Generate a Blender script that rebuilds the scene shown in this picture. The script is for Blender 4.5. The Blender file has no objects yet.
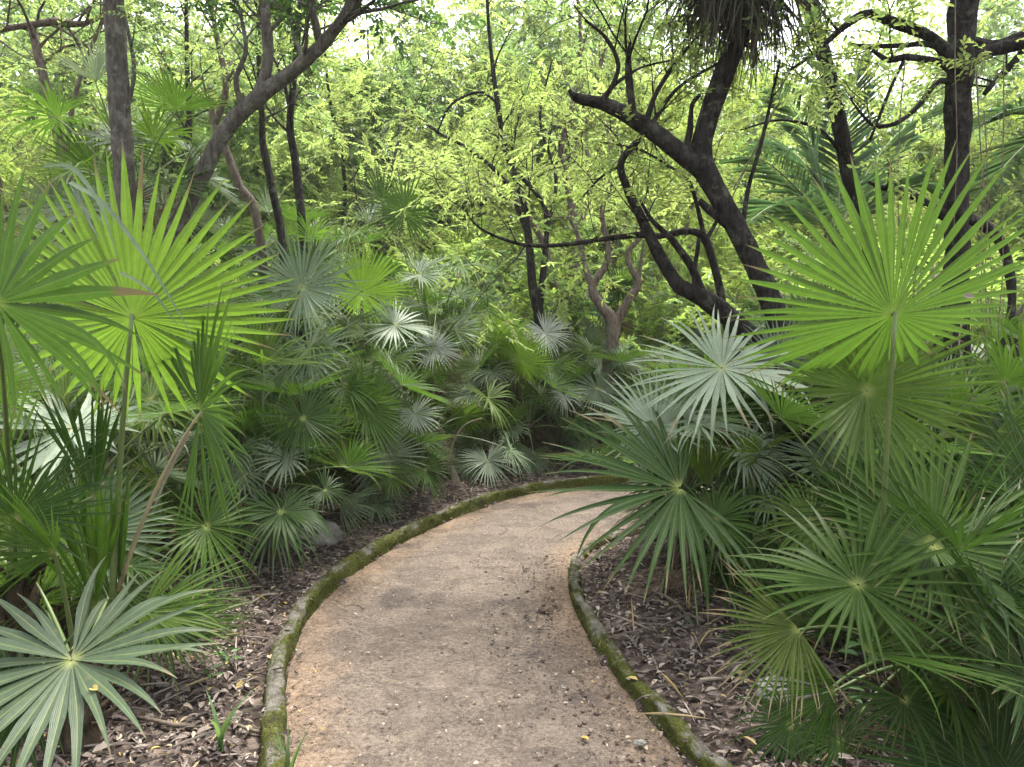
import bpy, math, random
import numpy as np
from mathutils import Vector, Matrix, noise as mnoise

S = bpy.context.scene
COL = S.collection
RAD = math.radians
EYE, FOC, CX, CY, HOR = 1.6, 700.0, 512.0, 383.5, 350.0
PITCH = math.atan((CY - HOR) / FOC)
random.seed(5)
HAZE = .0006


# ------------------------------------------------------------------ helpers
def P(px, py, d):
    """world point seen at a pixel of the photo, at distance d along +Y"""
    u, v = (px - CX) / FOC, (CY - py) / FOC
    cy, sy = math.cos(PITCH), math.sin(PITCH)
    y, z = cy + v * sy, -sy + v * cy
    k = d / y
    return Vector((u * k, d, EYE + z * k))


def tag(o, label=None, cat=None, group=None, kind=None):
    if label: o['label'] = label
    if cat: o['category'] = cat
    if group: o['group'] = group
    if kind: o['kind'] = kind
    return o


def thing(name, loc, label, cat, group=None, rz=0.0):
    o = bpy.data.objects.new(name, None)
    COL.objects.link(o)
    o.location = loc
    o.rotation_euler.z = rz
    o.empty_display_size = .1
    return tag(o, label, cat, group)


def mesh_obj(name, V, F, mat, parent=None, attrs=None, smooth=True, mw=None):
    """V (n,3), F list of tuples or (m,4) array"""
    me = bpy.data.meshes.new(name)
    V = np.asarray(V, dtype=np.float32)
    if isinstance(F, np.ndarray):
        m, k = F.shape
        me.vertices.add(len(V)); me.vertices.foreach_set('co', V.ravel())
        me.loops.add(m * k); me.loops.foreach_set('vertex_index', F.astype(np.int32).ravel())
        me.polygons.add(m)
        me.polygons.foreach_set('loop_start', np.arange(0, m * k, k, dtype=np.int32))
        me.polygons.foreach_set('loop_total', np.full(m, k, dtype=np.int32))
        me.update(calc_edges=True)
    else:
        me.from_pydata([tuple(map(float, v)) for v in V], [], [tuple(f) for f in F])
        me.update()
    for k, a in (attrs or {}).items():
        at = me.attributes.new(k, 'FLOAT', 'POINT')
        at.data.foreach_set('value', np.asarray(a, dtype=np.float32))
    me.polygons.foreach_set('use_smooth', np.full(len(me.polygons), bool(smooth)))
    me.materials.append(mat)
    o = bpy.data.objects.new(name, me)
    COL.objects.link(o)
    if parent: o.parent = parent
    if mw is not None: o.matrix_basis = mw
    return o


def kids(o):
    return [c for c in bpy.data.objects if c.parent == o]


def copy_tree(o, parent=None, children=None):
    c = o.copy(); COL.objects.link(c)
    c.parent = parent
    for ch in children.get(o.name, []): copy_tree(ch, c, children)
    return c


def child_map():
    m = {}
    for o in bpy.data.objects:
        if o.parent: m.setdefault(o.parent.name, []).append(o)
    return m


def catmull(pts, n):
    pts = [Vector(p) for p in pts]
    if len(pts) == 2:
        return [pts[0].lerp(pts[1], i / n) for i in range(n + 1)]
    ext = [pts[0] * 2 - pts[1]] + pts + [pts[-1] * 2 - pts[-2]]
    out = []
    for i in range(1, len(ext) - 2):
        a, b, c, d = ext[i - 1:i + 3]
        for k in range(n):
            t = k / n
            out.append(.5 * ((2 * b) + (c - a) * t + (2 * a - 5 * b + 4 * c - d) * t * t + (3 * b - a - 3 * c + d) * t ** 3))
    out.append(pts[-1].copy())
    return out


class Tubes:
    def __init__(self): self.V, self.F = [], []

    def add(self, pts, radii, sides=8, rough=0.0, cap=True, seed=0.0):
        pts = [Vector(p) for p in pts]
        n = len(pts)
        t0 = (pts[1] - pts[0]).normalized()
        u = t0.orthogonal().normalized()
        b0 = len(self.V)
        for i, p in enumerate(pts):
            t = (pts[min(i + 1, n - 1)] - pts[max(i - 1, 0)]).normalized()
            u = (u - t * u.dot(t))
            if u.length < 1e-6: u = t.orthogonal()
            u.normalize()
            w = t.cross(u)
            for k in range(sides):
                a = 2 * math.pi * k / sides
                dv = u * math.cos(a) + w * math.sin(a)
                r = radii[i]
                if rough:
                    q = p * 5 + dv * 2.2 + Vector((seed, seed, 0))
                    r *= 1 + rough * (mnoise.noise(q) + .6 * mnoise.noise(q * 2.7))
                self.V.append(p + dv * r)
        for i in range(n - 1):
            for k in range(sides):
                k2 = (k + 1) % sides
                self.F.append((b0 + i * sides + k, b0 + i * sides + k2, b0 + (i + 1) * sides + k2, b0 + (i + 1) * sides + k))
        if cap:
            self.F.append(tuple(b0 + (n - 1) * sides + k for k in range(sides)))
            self.F.append(tuple(b0 + k for k in reversed(range(sides))))

    def build(self, name, mat, parent=None, origin=None):
        V = self.V if origin is None else [v - origin for v in self.V]
        return mesh_obj(name, V, self.F, mat, parent)


# ------------------------------------------------------------------ materials
class NT:
    def __init__(self, name):
        self.m = bpy.data.materials.new(name)
        self.m.use_nodes = True
        self.t = self.m.node_tree
        self.t.nodes.clear()
        self.out = self.t.nodes.new('ShaderNodeOutputMaterial')

    def n(self, typ, props=None, **ins):
        nd = self.t.nodes.new('ShaderNode' + typ)
        for k, v in (props or {}).items(): setattr(nd, k, v)
        for k, v in ins.items(): self.set(nd, k, v)
        return nd

    def set(self, nd, k, v):
        sock = nd.inputs[int(k[1:])] if k[0] == 'i' and k[1:].isdigit() else nd.inputs[k.replace('_', ' ')]
        if isinstance(v, bpy.types.NodeSocket): self.t.links.new(v, sock)
        else:
            if isinstance(v, (tuple, list)) and len(v) == 3 and sock.type == 'RGBA': v = tuple(v) + (1,)
            sock.default_value = v

    def math(self, op, a, b=0.0, clamp=False):
        nd = self.n('Math', {'operation': op, 'use_clamp': clamp}); self.set(nd, 'i0', a); self.set(nd, 'i1', b)
        return nd.outputs[0]

    def mix(self, f, a, b, blend='MIX'):
        nd = self.n('Mix', {'data_type': 'RGBA', 'blend_type': blend})
        self.set(nd, 'i0', f); self.set(nd, 'i6', a); self.set(nd, 'i7', b)
        return nd.outputs[2]

    def noise(self, scale, detail=4, rough=.55, vec=None, dist=0.0):
        nd = self.n('TexNoise', Scale=scale, Detail=detail, Roughness=rough, Distortion=dist)
        if vec is not None: self.set(nd, 'Vector', vec)
        return nd.outputs[0]

    def ramp(self, f, stops, interp='LINEAR'):
        nd = self.n('ValToRGB'); nd.color_ramp.interpolation = interp
        el = nd.color_ramp.elements
        while len(el) < len(stops): el.new(.5)
        for e, (p, c) in zip(el, stops):
            e.position = p
            e.color = (c, c, c, 1) if isinstance(c, (int, float)) else tuple(c) + (1,)
        self.set(nd, 'i0', f)
        return nd.outputs[0]

    def attr(self, name):
        return self.n('Attribute', {'attribute_name': name}).outputs['Fac']

    def objrand(self): return self.n('ObjectInfo').outputs['Random']

    def geo(self, k): return self.n('NewGeometry').outputs[k]

    def bump(self, h, strength=.5, dist=.02):
        return self.n('Bump', Strength=strength, Distance=dist, Height=h).outputs[0]

    def surf(self, col, rough=.6, spec=.4, normal=None):
        b = self.n('BsdfPrincipled')
        self.set(b, 'Base Color', col); self.set(b, 'Roughness', rough); self.set(b, 'Specular IOR Level', spec)
        if normal is not None: self.set(b, 'Normal', normal)
        return b.outputs[0]

    def done(self, sh):
        self.t.links.new(sh, self.out.inputs[0]); return self.m


def frond_mat(name, top, under, trans, tfac=.33, rough=.42, spec=.5, tipc=(.17, .14, .07), hub=(.30, .33, .10), tipr=.965, varied=.25):
    a = NT(name)
    r, rnd, ac = a.attr('r'), a.attr('rnd'), a.attr('across')
    orr = a.objrand()
    pos = a.n('TexCoord').outputs['Object']
    nz = a.noise(9, 3, .6, pos)
    v = a.math('ADD', a.math('MULTIPLY', rnd, varied), a.math('MULTIPLY', orr, .3))
    v = a.math('ADD', v, a.math('MULTIPLY', nz, .5))
    v = a.math('ADD', v, a.math('MULTIPLY', a.math('SUBTRACT', a.noise(55, 2, .6, pos), .5), .5))
    v = a.math('ADD', v, .47)
    comb = a.n('CombineColor'); [a.set(comb, k, v) for k in ('i0', 'i1', 'i2')]
    base = a.mix(a.geo('Backfacing'), top, under)
    base = a.mix(1.0, base, comb.outputs[0], 'MULTIPLY')
    tr = a.mix(1.0, trans, comb.outputs[0], 'MULTIPLY')
    mid = a.math('MULTIPLY', a.math('SUBTRACT', 1.0, a.math('MULTIPLY', ac, 6.0), True), .45)
    base = a.mix(mid, base, hub)
    hubf = a.ramp(r, [(.02, .8), (.09, 0.0)])
    base = a.mix(hubf, base, hub)
    tn = a.math('ADD', r, a.math('MULTIPLY', a.math('POWER', rnd, 7.0), a.math('ADD', .05, a.math('MULTIPLY', orr, .30))))
    tf = a.ramp(tn, [(tipr - .06, 0.0), (tipr + .025, 1.0)])
    base = a.mix(tf, base, tipc)
    tr = a.mix(tf, tr, tuple(c * .6 for c in tipc))
    spots = a.ramp(a.noise(26, 3, .7, pos), [(.64, 0.0), (.72, .7)])
    base = a.mix(spots, base, tuple(c * .8 for c in tipc))
    bm = a.bump(a.math('SINE', a.math('MULTIPLY', ac, 26.0)), .3, .002)
    s1 = a.surf(base, rough, spec, bm)
    s2 = a.n('BsdfTranslucent'); a.set(s2, 'Color', tr)
    mx = a.n('MixShader', i0=tfac); a.t.links.new(s1, mx.inputs[1]); a.t.links.new(s2.outputs[0], mx.inputs[2])
    return a.done(mx.outputs[0])


def leaf_mat(name, top, trans, tfac=.45, rough=.5, ovar=.35):
    a = NT(name)
    rnd, orr = a.attr('rnd'), a.objrand()
    v = a.math('ADD', a.math('MULTIPLY', rnd, .7), a.math('MULTIPLY', orr, ovar))
    v = a.math('ADD', v, .5)
    comb = a.n('CombineColor'); [a.set(comb, k, v) for k in ('i0', 'i1', 'i2')]
    hs = a.n('HueSaturation', Color=top, Hue=a.math('ADD', .482, a.math('MULTIPLY', rnd, .035)))
    hs2 = a.n('HueSaturation', Color=trans, Hue=a.math('ADD', .482, a.math('MULTIPLY', rnd, .035)))
    base = a.mix(1.0, hs.outputs[0], comb.outputs[0], 'MULTIPLY')
    tr = a.mix(1.0, hs2.outputs[0], comb.outputs[0], 'MULTIPLY')
    s1 = a.surf(base, rough, .4)
    s2 = a.n('BsdfTranslucent'); a.set(s2, 'Color', tr)
    mx = a.n('MixShader', i0=tfac); a.t.links.new(s1, mx.inputs[1]); a.t.links.new(s2.outputs[0], mx.inputs[2])
    return a.done(mx.outputs[0])


def bark_mat(name, dark, light, lichen, lf=.3, scale=1.0):
    a = NT(name)
    pos = a.n('TexCoord').outputs['Object']
    mp = a.n('Mapping', Vector=pos, Scale=(1, 1, .28)).outputs[0]
    n1 = a.noise(38 * scale, 6, .65, mp)
    n2 = a.noise(5, 4, .6, pos)
    n3 = a.noise(14, 5, .65, pos)
    n4 = a.noise(16 * scale, 7, .7, mp, .6)
    c = a.mix(a.ramp(a.math('ADD', a.math('MULTIPLY', n1, .5), a.math('MULTIPLY', n4, .5)), [(.40, 0.0), (.60, 1.0)]), dark, light)
    c = a.mix(a.math('MULTIPLY', a.ramp(n2, [(.45, 0.0), (.62, 1.0)]), a.math('MULTIPLY', a.ramp(n3, [(.5, 0.0), (.58, 1.0)]), lf)), c, lichen)
    h = a.math('ADD', n1, n4)
    return a.done(a.surf(c, .9, .15, a.bump(h, 1.0, .05)))


def plain_mat(name, c1, c2, scale=20, rough=.6, spec=.3, bump=.3):
    a = NT(name)
    pos = a.n('TexCoord').outputs['Object']
    n = a.noise(scale, 5, .6, pos)
    c = a.mix(a.ramp(n, [(.3, 0.0), (.7, 1.0)]), c1, c2)
    return a.done(a.surf(c, rough, spec, a.bump(n, bump, .01)))


M = {}
M['green'] = frond_mat('fan leaf green', (.040, .082, .012), (.072, .115, .032), (.082, .168, .017), .35, .36, .14)
M['deep'] = frond_mat('fan leaf deep green', (.022, .050, .010), (.050, .084, .026), (.055, .122, .015), .30, .33, .14)
M['sage'] = frond_mat('fan leaf grey green', (.062, .092, .046), (.13, .17, .10), (.08, .14, .04), .25, .36, .3)
M['glaucous'] = frond_mat('fan leaf silvery', (.115, .160, .088), (.25, .29, .22), (.115, .175, .06), .22, .36, .25)  # grey green leaf tone plus some sky reflection put into the colour
M['silver'] = frond_mat('fan leaf silver with sky sheen', (.180, .225, .150), (.28, .32, .25), (.16, .22, .10), .2, .45, .3, hub=(.28, .30, .12))  # upper side silvered too, partly sky sheen painted into the colour
M['pale'] = frond_mat('fan leaf whitish', (.27, .30, .245), (.34, .37, .31), (.18, .23, .12), .2, .42, .35, hub=(.33, .34, .16))  # pale leaf, whitened further by reflected sky mixed into its colour
M['young'] = frond_mat('fan leaf fresh yellow green', (.068, .116, .014), (.105, .160, .030), (.128, .235, .022), .40, .36, .18)
M['burnt'] = frond_mat('fan leaf with dry tips', (.066, .10, .016), (.10, .135, .035), (.12, .185, .02), .34, .4, .15, tipr=.80, tipc=(.24, .18, .10))
M['dry'] = frond_mat('dry brown fan leaf', (.15, .105, .065), (.20, .15, .10), (.14, .09, .05), .15, .8, .15, tipc=(.22, .17, .12), hub=(.16, .11, .07), varied=.6)
M['dry_dark'] = frond_mat('weathered grey fan leaf', (.046, .045, .032), (.065, .062, .046), (.05, .05, .03), .12, .85, .1, tipc=(.10, .08, .06), hub=(.06, .045, .03), varied=.7)
M['petiole'] = plain_mat('petiole green', (.07, .11, .03), (.12, .16, .05), 8, .45, .45, .1)
M['petiole_pale'] = plain_mat('petiole tan', (.20, .17, .09), (.28, .24, .14), 8, .6, .3, .1)
M['dry_stem'] = plain_mat('dry stem', (.14, .10, .07), (.26, .20, .14), 14, .8, .2, .3)
M['fibre'] = bark_mat('fibrous palm stem', (.028, .020, .014), (.13, .095, .06), (.2, .18, .13), .35, 1.2)
M['bark_dark'] = bark_mat('dark bark', (.011, .009, .008), (.050, .042, .037), (.16, .17, .13), .45)
M['bark_grey'] = bark_mat('grey bark', (.060, .052, .043), (.155, .137, .113), (.26, .26, .21), .6)
M['bark_brown'] = bark_mat('brown bark', (.085, .065, .050), (.20, .16, .125), (.24, .21, .16), .5)
M['leaf_light'] = leaf_mat('pale forest leaf', (.115, .155, .048), (.39, .50, .13), .53)
M['leaf_fresh'] = leaf_mat('fresh forest leaf', (.11, .15, .036), (.38, .50, .10), .53)
M['leaf_mid'] = leaf_mat('mid forest leaf', (.075, .112, .038), (.24, .35, .10), .48)
M['leaf_dark'] = leaf_mat('dark forest leaf', (.035, .075, .026), (.10, .20, .04), .38)
M['leaf_shrub'] = leaf_mat('shrub leaf', (.085, .13, .030), (.33, .46, .09), .50)
M['feather'] = leaf_mat('feather palm leaflet', (.05, .085, .045), (.12, .22, .06), .34, .4)
M['seedling'] = leaf_mat('seedling leaf', (.09, .17, .06), (.22, .36, .08), .35, .4)


def litter_mat():
    a = NT('dead leaf')
    rnd = a.attr('rnd')
    c = a.ramp(rnd, [(0, (.030, .021, .017)), (.2, (.085, .064, .054)), (.45, (.15, .117, .10)), (.75, (.215, .172, .143)), (.93, (.34, .29, .24)), (.998, (.34, .25, .07))])
    return a.done(a.surf(c, .75, .25))


M['litter'] = litter_mat()


def ground_mat():
    a = NT('forest floor')
    pos = a.geo('Position')
    wv = a.n('TexVoronoi', {'feature': 'F1'}, Vector=pos, Scale=26.0, Randomness=1.0)
    cell = a.n('SeparateColor', Color=wv.outputs['Color']).outputs[0]
    c = a.ramp(cell, [(0, (.022, .016, .013)), (.4, (.065, .047, .038)), (.75, (.12, .09, .073)), (1, (.20, .155, .125))])
    n = a.noise(3, 5, .6, pos)
    c = a.mix(a.ramp(n, [(.35, 0.0), (.7, .6)]), c, (.022, .017, .013))
    h = a.math('ADD', a.math('MULTIPLY', wv.outputs['Distance'], -1.0), a.noise(60, 4, .6, pos))
    return a.done(a.surf(c, .9, .15, a.bump(h, .8, .03)))


def path_mat():
    a = NT('sandy path')
    pos = a.geo('Position')
    e = a.attr('edge')
    big = a.noise(1.1, 5, .6, pos, .4)
    mid = a.noise(6, 6, .65, pos)
    fine = a.noise(150, 3, .7, pos)
    orange = a.mix(mid, (.165, .113, .074), (.215, .156, .110))
    grey = a.mix(mid, (.100, .079, .063), (.158, .126, .100))
    f = a.math('ADD', a.math('MULTIPLY', e, .55), a.math('MULTIPLY', big, .8))
    c = a.mix(a.ramp(f, [(.46, 1.0), (.92, 0.0)]), orange, grey)
    # dark damp soil patches
    dn = a.math('MULTIPLY', a.noise(2.2, 6, .7, pos, .3), a.ramp(a.noise(.9, 2, .5, pos), [(.45, .6), (.6, 1.0)]))
    c = a.mix(a.ramp(dn, [(.47, 0.0), (.57, .7)]), c, (.055, .045, .040))
    c = a.mix(1.0, c, a.ramp(fine, [(.22, .55), (.5, 1.0), (.75, 1.35)]), 'MULTIPLY')
    c = a.mix(1.0, c, a.ramp(a.noise(48, 4, .75, pos), [(.28, .42), (.5, 1.0), (.72, 1.45)]), 'MULTIPLY')
    vs = a.n('TexVoronoi', Vector=pos, Scale=55.0)
    c = a.mix(a.ramp(vs.outputs['Distance'], [(.10, .85), (.17, 0.0)]), c, a.mix(a.n('SeparateColor', Color=vs.outputs['Color']).outputs[0], (.06, .04, .025), (.34, .27, .20)))
    ck = a.n('Mapping', Vector=pos).outputs[0]
    wob = a.n('TexNoise', Vector=pos, Scale=3.0, Detail=5.0).outputs['Color']
    ckv = a.n('VectorMath', {'operation': 'ADD'}, i0=pos); sc_ = a.n('VectorMath', {'operation': 'SCALE'}, i0=wob); sc_.inputs['Scale'].default_value = .55
    a.t.links.new(sc_.outputs[0], ckv.inputs[1])
    ce = a.n('TexVoronoi', {'feature': 'DISTANCE_TO_EDGE'}, Vector=ckv.outputs[0], Scale=1.15).outputs['Distance']
    crack = a.math('MULTIPLY', a.ramp(ce, [(.004, 1.0), (.022, 0.0)]), a.ramp(a.noise(1.3, 3, .6, pos), [(.55, 0.0), (.60, 1.0)]))
    c = a.mix(a.math('MULTIPLY', crack, .45), c, (.05, .036, .026))
    worn = a.ramp(a.noise(3.2, 7, .75, pos, .8), [(.50, 0.0), (.57, 1.0)])
    c = a.mix(a.math('MULTIPLY', worn, .38), c, (.085, .068, .056))
    pale = a.ramp(a.noise(4.1, 7, .75, pos, .5), [(.55, 0.0), (.64, 1.0)])
    c = a.mix(a.math('MULTIPLY', pale, .35), c, (.225, .18, .142))
    h = a.math('ADD', a.math('ADD', a.math('MULTIPLY', crack, -1.2), a.math('MULTIPLY', a.noise(48, 4, .75, pos), .8)), a.math('ADD', a.math('MULTIPLY', worn, -.5), a.math('ADD', mid, a.math('MULTIPLY', big, .8))))
    return a.done(a.surf(c, .92, .15, a.bump(h, .7, .03)))


def kerb_mat():
    a = NT('mossy kerb stone')
    pos = a.geo('Position')
    nz = a.n('SeparateXYZ', Vector=a.geo('True Normal')).outputs[2]
    m = a.noise(4.5, 7, .75, pos)
    f = a.noise(60, 4, .7, pos)
    s = a.mix(a.ramp(a.noise(14, 6, .7, pos), [(.3, 0.0), (.68, 1.0)]), (.055, .047, .037), (.28, .26, .22))
    moss = a.mix(a.ramp(f, [(.3, 0.0), (.7, 1.0)]), (.030, .036, .010), (.135, .145, .030))
    mf = a.math('ADD', m, a.math('MULTIPLY', a.math('SUBTRACT', .75, nz), .16))
    c = a.mix(a.ramp(mf, [(.42, 0.0), (.51, 1.0)]), s, moss)
    c = a.mix(a.ramp(a.noise(9, 5, .7, pos), [(.56, 0.0), (.66, .85)]), c, (.045, .034, .025))
    return a.done(a.surf(c, .95, .1, a.bump(a.math('ADD', f, a.math('MULTIPLY', m, 1.5)), 1.0, .04)))


M['ground'], M['path'], M['kerb'] = ground_mat(), path_mat(), kerb_mat()
M['rock'] = bark_mat('limestone', (.14, .13, .115), (.36, .34, .31), (.08, .10, .03), .5, .3)
M['stick'] = plain_mat('dead wood', (.06, .045, .035), (.19, .15, .11), 18, .85, .2, .3)
M['stick_pale'] = plain_mat('pale dead wood', (.20, .16, .12), (.36, .30, .23), 18, .8, .2, .3)
M['gravel'] = plain_mat('soil crumbs', (.045, .037, .032), (.16, .12, .09), 30, .95, .1, .3)

# ------------------------------------------------------------------ path, kerbs, ground
LE = [(2.6, -3.0), (1.6, -.8), (.35, .5), (-.42, 1.6), (-.90, 2.69), (-1.17, 3.7), (-1.20, 4.39), (-1.13, 4.9), (-.94, 5.6), (-.70, 6.25), (-.13, 7.3), (.45, 7.85), (1.3, 8.3), (2.6, 8.45), (5, 8.0), (9, 7.2), (16, 5.0)]
RE = [(4.2, -2.6), (2.9, -.3), (1.55, .9), (.98, 1.9), (.67, 2.69), (.52, 3.29), (.43, 3.8), (.38, 4.3), (.39, 4.75), (.50, 5.28), (.80, 5.75), (1.3, 6.1), (2.0, 6.35), (3.2, 6.4), (5, 6.1), (9, 5.3), (15, 3.2)]


def resample(pts, n):
    c = np.array([tuple(v)[:2] for v in catmull([Vector((x, y, 0)) for x, y in pts], 24)])
    s = np.concatenate([[0], np.cumsum(np.linalg.norm(np.diff(c, axis=0), axis=1))])
    u = np.linspace(0, s[-1], n)
    return np.stack([np.interp(u, s, c[:, k]) for k in (0, 1)], 1)


LC, RC = resample(LE, 420), resample(RE, 420)
POLY = np.concatenate([LC, RC[::-1]])


def edge_dist(X, Y):
    E = np.concatenate([LC, RC])
    out = np.empty(len(X))
    for i in range(0, len(X), 4000):
        d = (X[i:i + 4000, None] - E[None, :, 0]) ** 2 + (Y[i:i + 4000, None] - E[None, :, 1]) ** 2
        out[i:i + 4000] = np.sqrt(d.min(1))
    return out


def inside(X, Y):
    c = np.zeros(len(X), bool)
    x1, y1 = POLY[:, 0], POLY[:, 1]
    x2, y2 = np.roll(x1, -1), np.roll(y1, -1)
    for a, b, p, q in zip(x1, y1, x2, y2):
        if b == q: continue
        m = ((b > Y) != (q > Y))
        c ^= m & (X < (p - a) * (Y - b) / (q - b) + a)
    return c


def smooth_noise(X, Y):
    return (np.sin(X * 1.3 + 1.7 * np.sin(Y * .7)) * np.cos(Y * 1.1 + .8 * np.sin(X * .9)) * .035
            + np.sin(X * 3.7 + Y * 2.1) * np.sin(Y * 4.3 - X * 1.6) * .014)


def ground_z(X, Y):
    X, Y = np.asarray(X, float).ravel(), np.asarray(Y, float).ravel()
    d, ins = edge_dist(X, Y), inside(X, Y)
    near = np.clip(1 - d / 60, 0, 1)
    z = .035 + np.clip(d - .1, 0, .6) * .14 + smooth_noise(X, Y) * np.clip(d * 1.5, 0, 1.2)
    return np.where(ins, -.06, z)


def gz(x, y): return float(ground_z([x], [y])[0])


gx = np.concatenate([-np.geomspace(90, 7.2, 26), np.arange(-7, 7.01, .11), np.geomspace(7.2, 90, 26)])
gy = np.concatenate([-np.geomspace(40, 3.2, 14), np.arange(-3, 12.01, .11), np.geomspace(12.3, 160, 30)])
XX, YY = np.meshgrid(gx, gy)
Z = ground_z(XX, YY)
nx, ny = len(gx), len(gy)
idx = np.arange(nx * ny).reshape(ny, nx)
F = np.stack([idx[:-1, :-1], idx[:-1, 1:], idx[1:, 1:], idx[1:, :-1]], -1).reshape(-1, 4)
tag(mesh_obj('ground', np.stack([XX.ravel(), YY.ravel(), Z], 1), F, M['ground']), 'leaf covered forest floor on both sides of the path', 'ground', kind='structure')

ns = 22
V, ed = [], []
for i in range(420):
    for j in range(ns):
        t = j / (ns - 1)
        q = LC[i] * (1 - t) + RC[i] * t
        w = min(t, 1 - t)
        zz = .004 + .02 * math.sin(math.pi * t) + .012 * mnoise.noise((q[0] * 1.7, q[1] * 1.7, 0)) + .006 * mnoise.noise((q[0] * 7, q[1] * 7, 3))
        V.append((q[0], q[1], zz)); ed.append(max(0, 1 - w * 4.5))
idx = np.arange(420 * ns).reshape(420, ns)
F = np.stack([idx[:-1, :-1], idx[:-1, 1:], idx[1:, 1:], idx[1:, :-1]], -1).reshape(-1, 4)
tag(mesh_obj('path', V, F, M['path'], attrs={'edge': ed}), 'curving sandy orange brown footpath through the forest', 'path', kind='structure')


def kerb(curve, side, h, w, label):
    C = resample([tuple(c) for c in curve[::6]], 1000)
    T = np.gradient(C, axis=0); T /= np.linalg.norm(T, axis=1)[:, None]
    Nn = np.stack([-T[:, 1], T[:, 0]], 1) * side
    prof = [(-.005, -.06), (-.01, .35), (.004, .72), (.10, .93), (.3, 1.02), (.55, 1.0), (.8, .95), (.97, .75), (1.05, .3), (1.06, -.4)]
    V = []
    for i in range(1000):
        s = i * .0234
        hh = h * (1 + .22 * mnoise.noise((s * 1.1, side, 0)) + .12 * mnoise.noise((s * 5, side, 4)))
        joint = abs((s * 1.15) % 1.0 - .5)
        if joint > .485: hh *= .93
        for (a, b) in prof:
            q = Vector((C[i][0], C[i][1], 0))
            off = a * w + .022 * mnoise.noise((s * 3, b * 1.2, side * 3)) + .016 * mnoise.noise((s * 11, b * 3, side)) + .008 * mnoise.noise((s * 27, b * 6, side))
            V.append((C[i][0] + Nn[i][0] * off, C[i][1] + Nn[i][1] * off, b * hh + .016 * mnoise.noise((s * 8, a * 5, side * 7)) + .009 * mnoise.noise((s * 22, a * 9, side * 5))))
    k = len(prof)
    F = []
    for i in range(999):
        for j in range(k - 1):
            q = (i * k + j, i * k + j + 1, (i + 1) * k + j + 1, (i + 1) * k + j)
            F.append(q if side < 0 else q[::-1])
    tag(mesh_obj('kerb', V, F, M['kerb']), label, 'kerb', kind='structure')


kerb(LC, 1, .115, .085, 'low mossy stone kerb along the outer bend of the path')
kerb(RC, -1, .085, .075, 'low mossy stone kerb along the inner bend of the path')


# ------------------------------------------------------------------ leaves
def leaf_arrays(C, D, U, l, w, curl=.18):
    """hexagonal folded leaves. C base, D direction, U up; l, w (N,)"""
    D = D / np.linalg.norm(D, axis=1)[:, None]
    Sd = np.cross(D, U); Sd /= (np.linalg.norm(Sd, axis=1)[:, None] + 1e-9)
    U = np.cross(Sd, D)
    l, w = l[:, None], w[:, None]
    v = [C,
         C + D * l * .30 + Sd * w * .46 + U * w * .22,
         C + D * l * .68 + Sd * w * .40 + U * (w * .18 - l * curl * .3),
         C + D * l * .97 - U * l * curl,
         C + D * l * .68 - Sd * w * .40 + U * (w * .18 - l * curl * .3),
         C + D * l * .30 - Sd * w * .46 + U * w * .22]
    N = len(C)
    V = np.stack(v, 1).reshape(-1, 3)
    b = (np.arange(N) * 6)[:, None]
    F = np.concatenate([b + np.array([[0, 1, 2, 3]]), b + np.array([[0, 3, 4, 5]])], 0)
    return V, F


def sprays(anchors, rng, nl=12, tw=.34, ll=.085, lw=.04, flat=.8, comp=False):
    """leafy twigs at anchors [(pos, dir)]"""
    A = np.array([tuple(p) for p, d in anchors]); D = np.array([tuple(d) for p, d in anchors])
    D = D + rng.normal(0, .35, D.shape); D /= np.linalg.norm(D, axis=1)[:, None]
    n = len(A)
    U = np.tile([[0, 0, 1.0]], (n, 1)) + rng.normal(0, 1 - flat + .05, (n, 3))
    Sd = np.cross(D, U); Sd /= np.linalg.norm(Sd, axis=1)[:, None] + 1e-9
    U = np.cross(Sd, D)
    L = tw * rng.uniform(.7, 1.25, n)
    rn = rng.uniform(0, 1, n)
    Cs, Ds, Us, R = [], [], [], []
    for k in range(nl):
        t = (k + .6) / nl
        sg = 1 if k % 2 else -1
        droop = -.25 * t * t
        Cs.append(A + D * (L * t)[:, None] + np.array([0, 0, 1]) * (L * droop)[:, None])
        dd = D * (.55 + .3 * t) + Sd * sg * .85 * (1 - .45 * t) + rng.normal(0, .18, (n, 3)) + np.array([0, 0, -.18])
        if k == nl - 1: dd = D + rng.normal(0, .1, (n, 3))
        Ds.append(dd); Us.append(U + rng.normal(0, .28, (n, 3))); R.append(np.clip(rn * .6 + rng.uniform(0, .4, n), 0, 1))
    C, Dd, Uu = np.concatenate(Cs), np.concatenate(Ds), np.concatenate(Us)
    sz = rng.uniform(.7, 1.2, len(C))
    V, F = leaf_arrays(C, Dd, Uu, ll * sz, lw * sz)
    return V, F, np.repeat(np.concatenate(R), 6)


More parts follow.
